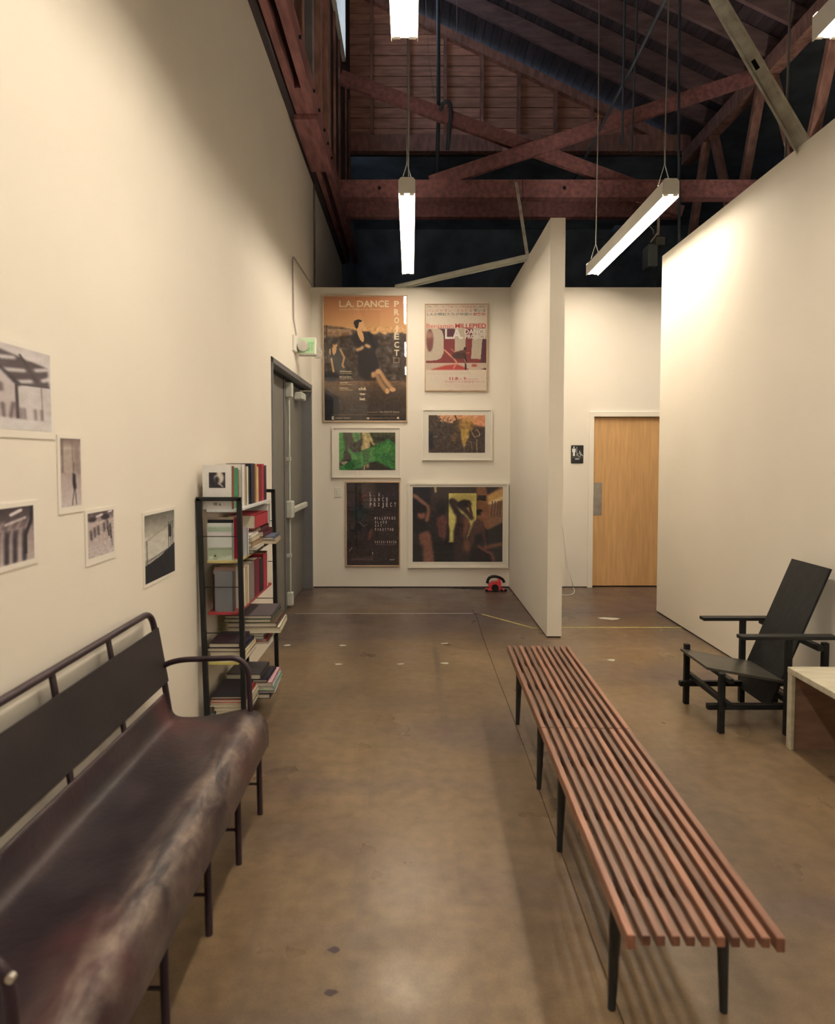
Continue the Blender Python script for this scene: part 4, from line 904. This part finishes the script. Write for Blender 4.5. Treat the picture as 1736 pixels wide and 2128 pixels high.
b2 = dup(b1); b2['label'] = 'farther walnut slatted bench, butted end-on behind the nearer one, close to the partition'
b2.location = (0.7405+math.sin(-RB)*(LB+0.006), 2.232+math.cos(RB)*(LB+0.006), 0)

# ------------------------------------------------------------------ metal bench on the left
m_rust = bpy.data.materials.new('rusted_brown_sheet'); m_rust.use_nodes = True
nt = m_rust.node_tree; N = nt.nodes; L = nt.links; b = N['Principled BSDF']
tc = N.new('ShaderNodeTexCoord')
def _nz(sc, st, det=6, ds=0.0):
    mp = N.new('ShaderNodeMapping'); mp.inputs['Scale'].default_value = st; L.new(tc.outputs['Object'], mp.inputs['Vector'])
    n = N.new('ShaderNodeTexNoise'); n.inputs['Scale'].default_value = sc; n.inputs['Detail'].default_value = det; n.inputs['Distortion'].default_value = ds
    L.new(mp.outputs[0], n.inputs['Vector']); return n.outputs['Fac']
def _rp(f, p0, c0, p1, c1):
    r = N.new('ShaderNodeValToRGB'); L.new(f, r.inputs[0]); r.color_ramp.elements[0].position = p0; r.color_ramp.elements[0].color = (*c0, 1)
    r.color_ramp.elements[1].position = p1; r.color_ramp.elements[1].color = (*c1, 1); return r.outputs[0]
def _mx(f, a_, c_):
    x = N.new('ShaderNodeMix'); x.data_type = 'RGBA'; L.new(f, x.inputs[0]); L.new(a_, x.inputs[6]); L.new(c_, x.inputs[7]); return x.outputs[2]
basec = _rp(_nz(3, (1, 0.7, 1)), 0.35, A(38, 25, 25), 0.68, A(60, 37, 33))
drk = _rp(_nz(9, (1, 0.5, 1)), 0.3, A(40, 32, 31), 0.7, A(64, 46, 40))
redp = _rp(_nz(2.2, (1, 1, 1), 8, .5), 0.56, (0, 0, 0), 0.72, (1, 1, 1))
c_ = _mx(_rp(_nz(5, (1, 1, 1)), 0.4, (0, 0, 0), 0.6, (1, 1, 1)), basec, drk)
c_ = _mx(redp, c_, _rp(_nz(12, (1, 1, 1)), 0.3, A(74, 36, 32), 0.7, A(90, 46, 38)))
# worn pale streaks lie along the rolled front edge and in a few rubbed spots on the seat
sep = N.new('ShaderNodeSeparateXYZ'); L.new(tc.outputs['Object'], sep.inputs[0])
band = N.new('ShaderNodeMapRange'); band.interpolation_type = 'SMOOTHSTEP'; L.new(sep.outputs['X'], band.inputs[0])
band.inputs[1].default_value = 0.08; band.inputs[2].default_value = 0.20; band.inputs[3].default_value = 0.0; band.inputs[4].default_value = 1.0
band2 = N.new('ShaderNodeMapRange'); band2.interpolation_type = 'SMOOTHSTEP'; L.new(sep.outputs['X'], band2.inputs[0])
band2.inputs[1].default_value = 0.20; band2.inputs[2].default_value = 0.265; band2.inputs[3].default_value = 1.0; band2.inputs[4].default_value = 0.0
mul = N.new('ShaderNodeMath'); mul.operation = 'MULTIPLY'; L.new(band.outputs[0], mul.inputs[0]); L.new(band2.outputs[0], mul.inputs[1])
wr = _rp(_nz(9, (2.5, 0.7, 1), 9, 0.5), 0.40, (0, 0, 0), 0.62, (1, 1, 1))
mul2 = N.new('ShaderNodeMath'); mul2.operation = 'MULTIPLY'; L.new(mul.outputs[0], mul2.inputs[0]); L.new(wr, mul2.inputs[1])
sc_ = _rp(_nz(2.4, (1.4, 0.8, 1), 9, 0.8), 0.62, (0, 0, 0), 0.82, (0.55, 0.55, 0.55))
ad = N.new('ShaderNodeMath'); ad.operation = 'MAXIMUM'; L.new(mul2.outputs[0], ad.inputs[0]); L.new(sc_, ad.inputs[1])
c_ = _mx(ad.outputs[0], c_, _rp(_nz(20, (1, 1, 1)), 0.3, A(92, 70, 54), 0.7, A(134, 106, 80)))
L.new(c_, b.inputs['Base Color']); b.inputs['Metallic'].default_value = 0.15; b.inputs['Roughness'].default_value = 0.42
bp = N.new('ShaderNodeBump'); bp.inputs['Strength'].default_value = 0.15; bp.inputs['Distance'].default_value = 0.01; L.new(_nz(40, (1, 1, 1)), bp.inputs['Height']); L.new(bp.outputs[0], b.inputs['Normal'])
m_backsheet = mat('dark_brown_sheet', A(34, 26, 25), 0.5, 0.1, col2=A(46, 36, 31), scale=3.5, bump=0.1, bscale=60)
m_tubeb = mat('brown_painted_tube', A(52, 34, 34), 0.4, 0.2, var=0.2, scale=12)
BY0, BY1 = 1.145, 2.93
t = thing('metal_bench', 'long rusted brown sheet-metal bench with tubular frame along the left wall', 'bench', (-0.87, (BY0+BY1)/2, 0))
prof = [(-1.078, .538), (-1.064, .48), (-1.052, .445), (-1.035, .428), (-1.0, .422), (-.93, .424), (-.86, .433), (-.80, .446), (-.75, .456), (-.71, .457), (-.68, .448), (-.655, .428), (-.638, .40), (-.630, .37), (-.628, .335), (-.630, .30)]
# smooth the profile
def smooth(pf, it=2):
    for _ in range(it):
        q = [pf[0]]
        for p0, p1 in zip(pf[:-1], pf[1:]):
            q += [(p0[0]*.75+p1[0]*.25, p0[1]*.75+p1[1]*.25), (p0[0]*.25+p1[0]*.75, p0[1]*.25+p1[1]*.75)]
        q.append(pf[-1]); pf = q
    return pf
pf = smooth(prof, 1); th = 0.006
V = []; Fc = []; ny = 24; npf = len(pf)
def offs(i):
    a_ = Vector(pf[max(0, i-1)]); c2 = Vector(pf[min(npf-1, i+1)]); d = (c2-a_).normalized(); return Vector((-d.y, d.x))
for sgn in (0, 1):
    for j in range(ny+1):
        u = j/ny; y_ = BY0+(BY1-BY0)*u; edge = 0.0
        for i, (x, z) in enumerate(pf):
            o_ = offs(i)*(-th if sgn else 0)
            dent = 0.0009*math.sin(y_*9+x*5)*math.sin(y_*4.1)*(1 if 4 < i < npf-6 else 0)
            # round the two front corners
            V.append((x+o_[0], y_, z+o_[1]+dent))
S_ = (ny+1)*npf
for j in range(ny):
    for i in range(npf-1):
        p = j*npf+i; Fc.append((p, p+1, p+npf+1, p+npf)); Fc.append((S_+p, S_+p+npf, S_+p+npf+1, S_+p+1))
for i in range(npf-1):
    Fc.append((i, S_+i, S_+i+1, i+1)); p = ny*npf+i; Fc.append((p, p+1, S_+p+1, S_+p))
for j in range(ny):
    p = j*npf; Fc.append((p, p+npf, S_+p+npf, S_+p)); p += npf-1; Fc.append((p, S_+p, S_+p+npf, p+npf))
seat = obj('seat', MB().add(V, Fc, True), m_rust, t)
# side apron closing the rolled front at the far and near end
for y_ in (BY1-0.004, BY0+0.004):
    pts = [(x, z-0.007) for x, z in pf if x > -0.80] + [(-.66, .30), (-.70, .40), (-.80, .43)]
    obj('end_cap', MB().prism(pts, 1, y_-0.003, y_+0.003), m_rust, t)
# back sheet between leaning posts
def bx(z): return -1.078-(z-0.538)*0.17
mb = MB(); mb.prism([(bx(.585)+.012, .585), (bx(.585)+.018, .585), (bx(.822)+.018, .822), (bx(.822)+.012, .822)], 1, BY0+0.01, BY1)
obj('backrest', mb, m_backsheet, t)
top = 0.893
fr = arc((bx(.82), BY1-0.005, .82), (bx(top), BY1-0.005, top+.008), (bx(top), BY1-0.11, top), 7)
fr0 = arc((bx(top), BY0+0.11, top), (bx(top), BY0+0.005, top+.008), (bx(.82), BY0+0.005, .82), 7)
pts = [(bx(.42)-.004, BY1-0.005, .42), (bx(.6), BY1-0.005, .6)] + fr + fr0 + [(bx(.6), BY0+0.005, .6), (bx(.42)-.004, BY0+0.005, .42)]
obj('top_rail', one(lambda b: b.tube(pts, 0.0135, 12)), m_tubeb, t)
for y_ in (2.51, 2.11, 1.71):
    obj('back_post', one(lambda b: b.bar((bx(.43)-.012, y_, .43), (bx(top-.01)-.004, y_, top-.01), 0.026, 0.012, up=(1, 0, 0), bev=.002)), m_tubeb, t)
for y_ in (BY1-0.012, BY0+0.012):
    pts = [(bx(.66)+.01, y_, .655)] + arc((-1.06, y_, .668), (-1.02, y_, .682), (-.97, y_, .684), 4) + arc((-.79, y_, .690), (-.716, y_, .690), (-.712, y_, .600), 8) + [(-.706, y_, .44)]
    obj('armrest', one(lambda b: b.tube(pts, 0.0125, 12)), m_tubeb, t)
obj('bolt', one(lambda b: b.tube([(-.700, BY0+0.0, .66), (-.700, BY0-0.012, .66)], 0.008, 8)), m_steel, t)
for y_ in (2.90, 2.535, 2.15, 1.76, 1.37):
    lt_ = obj('leg', one(lambda b: b.tube([(-.664, y_, 0), (-.668, y_, .40)], 0.0125, 12)), m_tubeb, t)
    obj('leg', one(lambda b: b.tube([(-1.10, y_, 0), (-1.06, y_, .425)], 0.0125, 10)), m_tubeb, t)
    obj('stretcher', one(lambda b: b.tube([(-1.09, y_, .135), (-.665, y_, .135)], 0.006, 8)), m_tubeb, t)
obj('seat_rail', one(lambda b: b.tube([(-.668, BY0+.02, .385), (-.668, BY1-.02, .385)], 0.011, 8)), m_tubeb, t)

# ------------------------------------------------------------------ black plank armchair
t = thing('plank_armchair', 'black wooden plank armchair with tall tilted back beside the right wall', 'chair', (2.1, 4.0, 0))
m_bk = m_blackwood; YF, YN = 4.235, 3.775; s_ = 0.032
def post(x, y_, z1, z0=0): return one(lambda b: b.box(x-s_/2, x+s_/2, y_-s_/2, y_+s_/2, z0, z1, bev=.002))
obj('leg', post(1.757, YF, .385), m_bk, t); obj('leg', post(1.768, YN, .345), m_bk, t)
obj('leg', post(2.125, YF+s_, .528), m_bk, t); obj('leg', post(2.125, YN-s_, .555), m_bk, t)
obj('leg', post(2.34, YF+s_, .528), m_bk, t); obj('leg', post(2.33, YN-s_, .528), m_bk, t)
for y_, dz_ in ((YF+0.0, 0), (YN-0.0, 0)):
    s2 = s_ if y_ > 4 else -s_
    obj('side_rail', one(lambda b: b.box(1.69, 2.42, y_+s2-s_/2 if y_ > 4 else y_-s_*1.5, y_+s2+s_/2 if y_ > 4 else y_-s_/2, 0.13, 0.162, bev=.002)) if False else
        one(lambda b: b.box(1.70, 2.42, y_-s_*1.5 if y_ > 4 else y_+s_/2, y_-s_/2 if y_ > 4 else y_+s_*1.5, 0.125, 0.157, bev=.002)), m_bk, t)
obj('cross_rail', one(lambda b: b.box(1.757+s_/2+.002, 1.757+s_*1.5, YN-0.05, YF+0.05, 0.16, 0.192, bev=.002)), m_bk, t)
obj('cross_rail', one(lambda b: b.box(2.145, 2.177, YN-0.07, YF+0.07, 0.16, 0.192, bev=.002)), m_bk, t)
obj('cross_rail', one(lambda b: b.box(1.775, 1.805, YN-0.07, YF+0.07, 0.305, 0.333, bev=.002)), m_bk, t)
m_seatk = mat('grayish_black_seat', (0.050, 0.048, 0.040), 0.33, var=0.3, scale=4, stretch=(1, 4, 4))  # seat in a lighter, smoother black than the frame
obj('seat', MB().prism([(1.70, .352), (2.20, .262), (2.20, .276), (1.70, .366)], 1, 3.815, 4.195), m_seatk, t)
obj('backrest', MB().prism([(2.075, .12), (2.088, .115), (2.423, .925), (2.410, .93)], 1, 3.845, 4.235), m_bk, t)
for (y0_, y1_, x0_, zz) in ((YF+0.01, YF+0.075, 1.865, .528), (YN-0.085, YN-0.02, 1.835, .556)):
    obj('armrest', one(lambda b: b.box(x0_, 2.37, y0_, y1_, zz, zz+0.020, bev=.002)), m_bk, t)
obj('arm_rail', one(lambda b: b.box(2.255, 2.287, YN-0.09, YF+0.09, 0.495, 0.527, bev=.002)), m_bk, t)

# plywood table at the right edge
t = thing('plywood_table', 'low plywood table with panel legs cut off by the right edge', 'table', (2.25, 3.0, 0))
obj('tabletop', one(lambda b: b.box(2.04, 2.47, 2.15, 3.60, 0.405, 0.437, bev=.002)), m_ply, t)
for y_ in (3.565, 2.18):
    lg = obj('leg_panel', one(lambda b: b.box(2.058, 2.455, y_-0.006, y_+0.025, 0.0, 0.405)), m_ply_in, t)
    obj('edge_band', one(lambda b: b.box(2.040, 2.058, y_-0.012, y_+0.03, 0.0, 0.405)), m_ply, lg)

# ------------------------------------------------------------------ bookshelf
t = thing('bookshelf', 'narrow black metal ladder bookshelf against the left wall by grey doors', 'bookshelf', (-1.05, 4.14, 0))
SY0, SY1 = 3.68, 4.60
def sxl(z): return -1.133-0.026*z/1.0*0.9    # left posts lean to the wall as they rise
for y_ in (SY0, SY1):
    obj('upright', one(lambda b: b.bar((-1.128, y_, 0), (-1.161, y_, 1.346), 0.026, 0.026, up=(0, 1, 0), bev=.002)), m_blackmetal, t)
    obj('upright', one(lambda b: b.bar((-0.925, y_, 0), (-0.940, y_, 1.346), 0.026, 0.026, up=(0, 1, 0), bev=.002)), m_blackmetal, t)
    obj('top_bar', one(lambda b: b.box(-1.173, -0.927, y_-0.013, y_+0.013, 1.330, 1.352, bev=.002)), m_blackmetal, t)
    for z in (0.855, 0.60, 1.135):
        obj('cross_wire', one(lambda b: b.tube([(-1.15, y_, z), (-0.94, y_, z)], 0.0028, 6)), m_blackmetal, t)
SH = [(1.283, 'white_shelf', (216, 200, 170)), (1.000, 'yellow_shelf', (196, 166, 96)), (0.712, 'red_shelf', (156, 46, 42)), (0.432, 'yellow_shelf', (204, 176, 84)), (0.105, 'gray_shelf', (120, 112, 98))]
for z, nm, c in SH:
    obj('shelf', one(lambda b: b.box(-1.125-0.0, -0.955, SY0+0.016, SY1-0.016, z-0.016, z, bev=.002)), mat(nm, A(*c), 0.45, var=0.04), t, label=nm.replace('_', ' ')+' board')

m_pages = mat('book_pages', A(206, 180, 136), 0.85, var=0.12, scale=60, stretch=(1, 1, 30)); m_pages_v = mat('book_pages_upright', A(206, 180, 136), 0.85, var=0.12, scale=60, stretch=(1, 30, 1))
MATS = {}
def cm(c):
    if c not in MATS: MATS[c] = mat('book_cover', A(*c), 0.5, var=0.06, scale=10, spec=0.4)
    return MATS[c]
def book_up(label, y0, y1, z0, h, c, xs=-0.975, xb=-1.12, group='books standing upright'):
    """standing book, spine facing the room (+x), thickness along y"""
    t = thing('book', label, 'book', ((xs+xb)/2, (y0+y1)/2, z0), group); g = 0.0012; y0 += g; y1 -= g; ct_ = min(0.0025, (y1-y0)*0.2)
    obj('cover', one(lambda b: b.box(xb, xs, y0, y0+ct_, z0, z0+h).box(xb, xs, y1-ct_, y1, z0, z0+h).box(xs-ct_, xs, y0, y1, z0, z0+h)), cm(c), t)
    obj('pages', one(lambda b: b.box(xb+0.003, xs-ct_-0.0003, y0+ct_+.0002, y1-ct_-.0002, z0+0.003, z0+h-0.004)), m_pages_v, t)
    return t
def book_flat(label, x0, x1, y0, y1, z0, th_, c, group, ang=0.0):
    """lying book, spine toward the room (+x), page edge toward the viewer"""
    cx_, cy_ = (x0+x1)/2, (y0+y1)/2
    t = thing('book', label, 'book', (cx_, cy_, z0), group); ct_ = min(0.003, th_*.2); z1 = z0+th_-0.0006
    t.rotation_euler = (0, 0, ang)
    obj('cover', one(lambda b: b.box(x0, x1, y0, y1, z0, z0+ct_).box(x0, x1, y0, y1, z1-ct_, z1).box(x1-ct_, x1, y0, y1, z0, z1)), cm(c), t)
    obj('pages', one(lambda b: b.box(x0+0.003, x1-ct_-.0003, y0+0.004, y1-0.004, z0+ct_+.0002, z1-ct_-.0002)), m_pages, t)
    return t

# top shelf row
zt = 1.283
g = 'books on the top shelf'
row = [(3.700, 3.712, .242, (226, 204, 170), 'thin white book facing the viewer with a black and white portrait, top shelf', -.985),
       (3.714, 3.733, .238, (196, 96, 60), 'thin orange-red book right behind the white portrait book, top shelf', -.980),
       (3.735, 3.843, .226, (44, 116, 72), 'thick green book on the top shelf', -.985),
       (3.845, 3.879, .215, (176, 140, 100), 'tan book beside the green book, top shelf', -.985),
       (3.881, 3.945, .245, (226, 204, 168), 'thick white book between tan books, top shelf', -.975),
       (3.947, 3.991, .246, (190, 150, 112), 'pale brown book right of the thick white book, top shelf', -.98),
       (3.993, 4.040, .232, (222, 196, 150), 'cream book left of the black books, top shelf', -.975),
       (4.042, 4.120, .222, (34, 28, 34), 'shorter black book on the top shelf', -.985),
       (4.122, 4.222, .248, (28, 28, 38), 'tall navy black book, thickest dark one on top shelf', -.98),
       (4.224, 4.270, .245, (204, 140, 84), 'orange book right of the tall navy book, top shelf', -.975),
       (4.272, 4.332, .226, (220, 184, 110), 'yellow book on the top shelf', -.98),
       (4.334, 4.407, .214, (120, 26, 34), 'dark red book, lower than its red neighbour, top shelf', -.98),
       (4.409, 4.496, .242, (158, 36, 44), 'bright crimson book second from the far end, top shelf', -.98),
       (4.498, 4.570, .232, (40, 22, 26), 'black-brown book at the far end of top shelf', -.98)]
for (y0, y1, h, c, lab, xs) in row:
    bk = book_up(lab, y0, y1, zt, h, c, xs, -1.145 if y0 < 3.72 else -1.13, g)
    if y0 == 3.700:
        a = Art((0, 0, 100, 100), 40, (36, 30, 34)); a.ell(62, 34, 30, 40, (214, 190, 156), 6); a.ell(48, 52, 14, 26, (40, 34, 36), 5); a.ell(30, 10, 20, 10, (40, 34, 36), 4); a.line([(60, 70), (84, 92)], 10, (206, 180, 150), .9, 3); a.noise(4, 4)
        a.sheet('cover_photo', (-1.110, 3.7004, zt+0.118), (1, 0, 0), (0, 0, 1), 0.09, 0.085, bk)
        text_mesh([('III a', (-1.085, 3.7004, zt+0.021), (1, 0, 0), (0, 0, 1), 0.04, 0.016, 0.02)], cm((90, 76, 62)), bk)

# second shelf
z2 = 1.000; g = 'books on the second shelf'
bk = book_up('white and pale green landscape book facing the viewer, second shelf', 3.705, 3.725, z2, .205, (214, 204, 170), -.985, -1.125, g)
a = Art((330, 990, 705, 1500), 50, (216, 204, 174)); a.poly([(330, 1035), (705, 1035), (705, 1110), (330, 1110)], (168, 172, 136), 6); a.poly([(330, 1110), (705, 1110), (705, 1165), (330, 1165)], (216, 196, 172), 6)
a.poly([(330, 1330), (705, 1330), (705, 1500), (330, 1500)], (170, 170, 130), 10); a.poly([(340, 1340), (705, 1330), (705, 1350), (340, 1355)], (128, 122, 96), 5, .8); a.poly([(420, 1450), (445, 1420), (465, 1455)], (56, 60, 50), 2); a.poly([(345, 1445), (415, 1445), (415, 1490), (345, 1490)], (206, 196, 160), 2); a.poly([(480, 1480), (705, 1430), (705, 1500), (480, 1500)], (206, 200, 164), 10, .8); a.noise(3, 3)
a.sheet('cover_photo', (-1.123, 3.7055, z2+.002), (1, 0, 0), (0, 0, 1), .134, .200, bk)
book_up('black book just behind the landscape book, second shelf', 3.727, 3.742, z2, .222, (24, 22, 26), -.988, -1.128, g)
book_up('tall tan book behind the black one, near end of second shelf', 3.744, 3.760, z2, .235, (196, 166, 126), -.990, -1.135, g)
book_up('crimson book on the second shelf, its spine beside the black upright', 3.762, 3.83, z2, .228, (168, 34, 46), -.958, -1.12, g)
book_up('slim grey-white upright book on second shelf beside the flat pile', 3.88, 3.91, z2, .165, (196, 188, 162), -.945, -1.10, g)
g = 'pile of books lying on the second shelf'
pile = [(-1.11, -.925, 3.96, 4.20, .022, (70, 60, 52), 'charcoal book at the bottom of the second shelf pile', 0.0),
        (-1.10, -.915, 3.95, 4.19, .018, (214, 190, 150), 'cream book with split spine, second from bottom of second shelf pile', .03),
        (-1.12, -.93, 3.95, 4.20, .030, (150, 112, 72), 'thick tan book in the middle of second shelf pile', -.03),
        (-1.12, -.94, 3.95, 4.18, .022, (206, 176, 132), 'pale tan book near the top of second shelf pile', .02),
        (-1.12, -.95, 3.96, 4.20, .018, (226, 200, 160), 'white book topmost in the nearer second shelf pile', .05)]
z = z2
for (x0, x1, y0, y1, th_, c, lab, an) in pile: book_flat(lab, x0, x1, y0, y1, z, th_, c, g, an); z += th_
z = z2
for (x0, x1, y0, y1, th_, c, lab, an) in [(-1.12, -.93, 4.27, 4.52, .020, (84, 64, 52), 'brown book at the bottom of far pile, second shelf', 0),
        (-1.10, -.865, 4.25, 4.49, .026, (190, 156, 108), 'tan book jutting out furthest from far pile, second shelf', .06),
        (-1.10, -.875, 4.25, 4.49, .020, (92, 92, 96), 'blue-grey book lying on the jutting tan book, second shelf', .04),
        (-1.12, -.93, 4.24, 4.52, .036, (84, 26, 28), 'thick dark maroon book lying above the blue-grey one, second shelf', 0),
        (-1.12, -.945, 4.24, 4.46, .030, (70, 20, 26), 'second dark maroon book under the red box set, second shelf', 0),
        (-1.12, -.95, 4.10, 4.46, .085, (164, 40, 44), 'red box set on top of the far pile, second shelf', 0)]:
    book_flat(lab, x0, x1, y0, y1, z, th_, c, g, an); z += th_
book_up('tall thin white book at the far end of second shelf', 4.535, 4.565, z2, .255, (216, 200, 168), -.955, -1.12, 'books on the second shelf')

# third shelf
z3 = 0.712; g = 'books on the third shelf'
book_up('blue-grey book facing the viewer, largest on the third shelf', 3.705, 3.725, z3, .225, (112, 104, 92), -.985, -1.085, g)
book_up('pinkish book standing behind the blue-grey one, third shelf', 3.727, 3.745, z3, .245, (150, 112, 88), -.980, -1.095, g)
book_up('dark maroon book behind the pinkish one, third shelf', 3.747, 3.765, z3, .20, (60, 30, 34), -.99, -1.11, g)
rw = [(3.793, 3.863, .222, (222, 198, 156), 'white book nearest the black upright, third shelf'), (3.865, 3.905, .222, (206, 160, 104), 'narrow orange-tan book, third shelf'), (3.907, 3.954, .226, (214, 184, 140), 'cream book left of the grey one, third shelf'),
      (3.956, 4.087, .228, (132, 110, 92), 'wide brown-grey book in the middle of third shelf'), (4.089, 4.226, .23, (110, 22, 36), 'wide dark crimson book with label, third shelf'),
      (4.228, 4.330, .215, (28, 22, 28), 'black book between red ones, third shelf'), (4.332, 4.44, .232, (170, 36, 44), 'bright red book right of black one, third shelf'), (4.442, 4.472, .236, (222, 200, 168), 'thin white book at far end, third shelf')]
for (y0, y1, h, c, lab) in rw: book_up(lab, y0, y1, z3, h, c, -.955, -1.12, g)

# fourth shelf: near pile and far pile
def pile_up(z, items, group):
    for (x0, x1, y0, y1, th_, c, lab, an) in items: book_flat(lab, x0, x1, y0, y1, z, th_, c, group, an); z += th_
    return z
pile_up(0.432, [(-1.13, -.925, 3.70, 3.98, .028, (206, 182, 140), 'thick cream book at the bottom of near pile, fourth shelf', 0),
        (-1.12, -.925, 3.70, 3.98, .028, (214, 184, 132), 'cream hardback second from the bottom of near pile, fourth shelf', .015),
        (-1.13, -.935, 3.70, 3.97, .024, (28, 26, 38), 'navy book in the near pile, fourth shelf', -.01),
        (-1.125, -.955, 3.70, 3.96, .026, (52, 34, 34), 'black-brown book topmost of near pile, fourth shelf', 0.02)], 'near pile on the fourth shelf')
pile_up(0.432, [(-1.09, -.875, 4.05, 4.33, .016, (206, 182, 150), 'white paperback at the bottom of far pile, fourth shelf', 0.03),
        (-1.09, -.885, 4.05, 4.33, .018, (176, 52, 44), 'red-spined book low in far pile, fourth shelf', 0.05),
        (-1.09, -.895, 4.04, 4.33, .020, (110, 104, 98), 'grey book above the red-spined one, fourth shelf', 0.02),
        (-1.10, -.895, 4.04, 4.33, .020, (206, 184, 148), 'cream book in the middle of far pile, fourth shelf', 0.0),
        (-1.11, -.80, 4.03, 4.36, .036, (214, 190, 142), 'wide cream book jutting out, far pile on fourth shelf', 0.06),
        (-1.11, -.815, 4.03, 4.34, .030, (92, 62, 44), 'brown book above the wide cream one, far pile, fourth shelf', 0.03),
        (-1.13, -.845, 4.03, 4.36, .022, (94, 104, 62), 'olive green-edged book, far pile on fourth shelf', 0.0),
        (-1.13, -.845, 4.03, 4.36, .022, (84, 70, 62), 'charcoal book topmost of far pile, fourth shelf', 0.03)], 'far pile on the fourth shelf')
# bottom shelf
pile_up(0.105, [(-1.12, -.925, 3.70, 3.99, .028, (110, 104, 92), 'grey book at the very bottom of near pile, bottom shelf', 0),
        (-1.09, -.915, 3.70, 3.99, .024, (206, 182, 140), 'cream book above the grey one, near pile, bottom shelf', 0),
        (-1.10, -.915, 3.70, 3.98, .022, (200, 172, 124), 'tan book mid near pile, bottom shelf', .015),
        (-1.12, -.915, 3.70, 3.99, .022, (214, 186, 140), 'yellow-edged book fourth up the near pile, bottom shelf', -.01),
        (-1.12, -.93, 3.70, 3.98, .020, (178, 56, 46), 'red-spined book below the black one, bottom shelf', 0.0),
        (-1.12, -.945, 3.70, 3.99, .016, (36, 30, 34), 'large black book topmost of near pile, bottom shelf', 0.02)], 'near pile on the bottom shelf')
z = pile_up(0.105, [(-1.09, -.855, 4.03, 4.30, .030, (60, 48, 46), 'dark grey book at the bottom of far pile, bottom shelf', 0),
        (-1.08, -.835, 4.04, 4.30, .020, (214, 184, 160), 'white book with pink picture, far pile, bottom shelf', .05),
        (-1.09, -.835, 4.03, 4.33, .026, (150, 170, 136), 'pale teal book in the far pile, bottom shelf', 0.02),
        (-1.10, -.845, 4.03, 4.33, .024, (206, 150, 136), 'pink and white spined book, far pile, bottom shelf', 0.03),
        (-1.12, -.87, 4.03, 4.30, .018, (44, 38, 40), 'thin black book in the far pile, bottom shelf', 0),
        (-1.12, -.91, 4.03, 4.28, .034, (70, 60, 54), 'thick charcoal book topmost of far pile, bottom shelf', 0)], 'far pile on the bottom shelf')
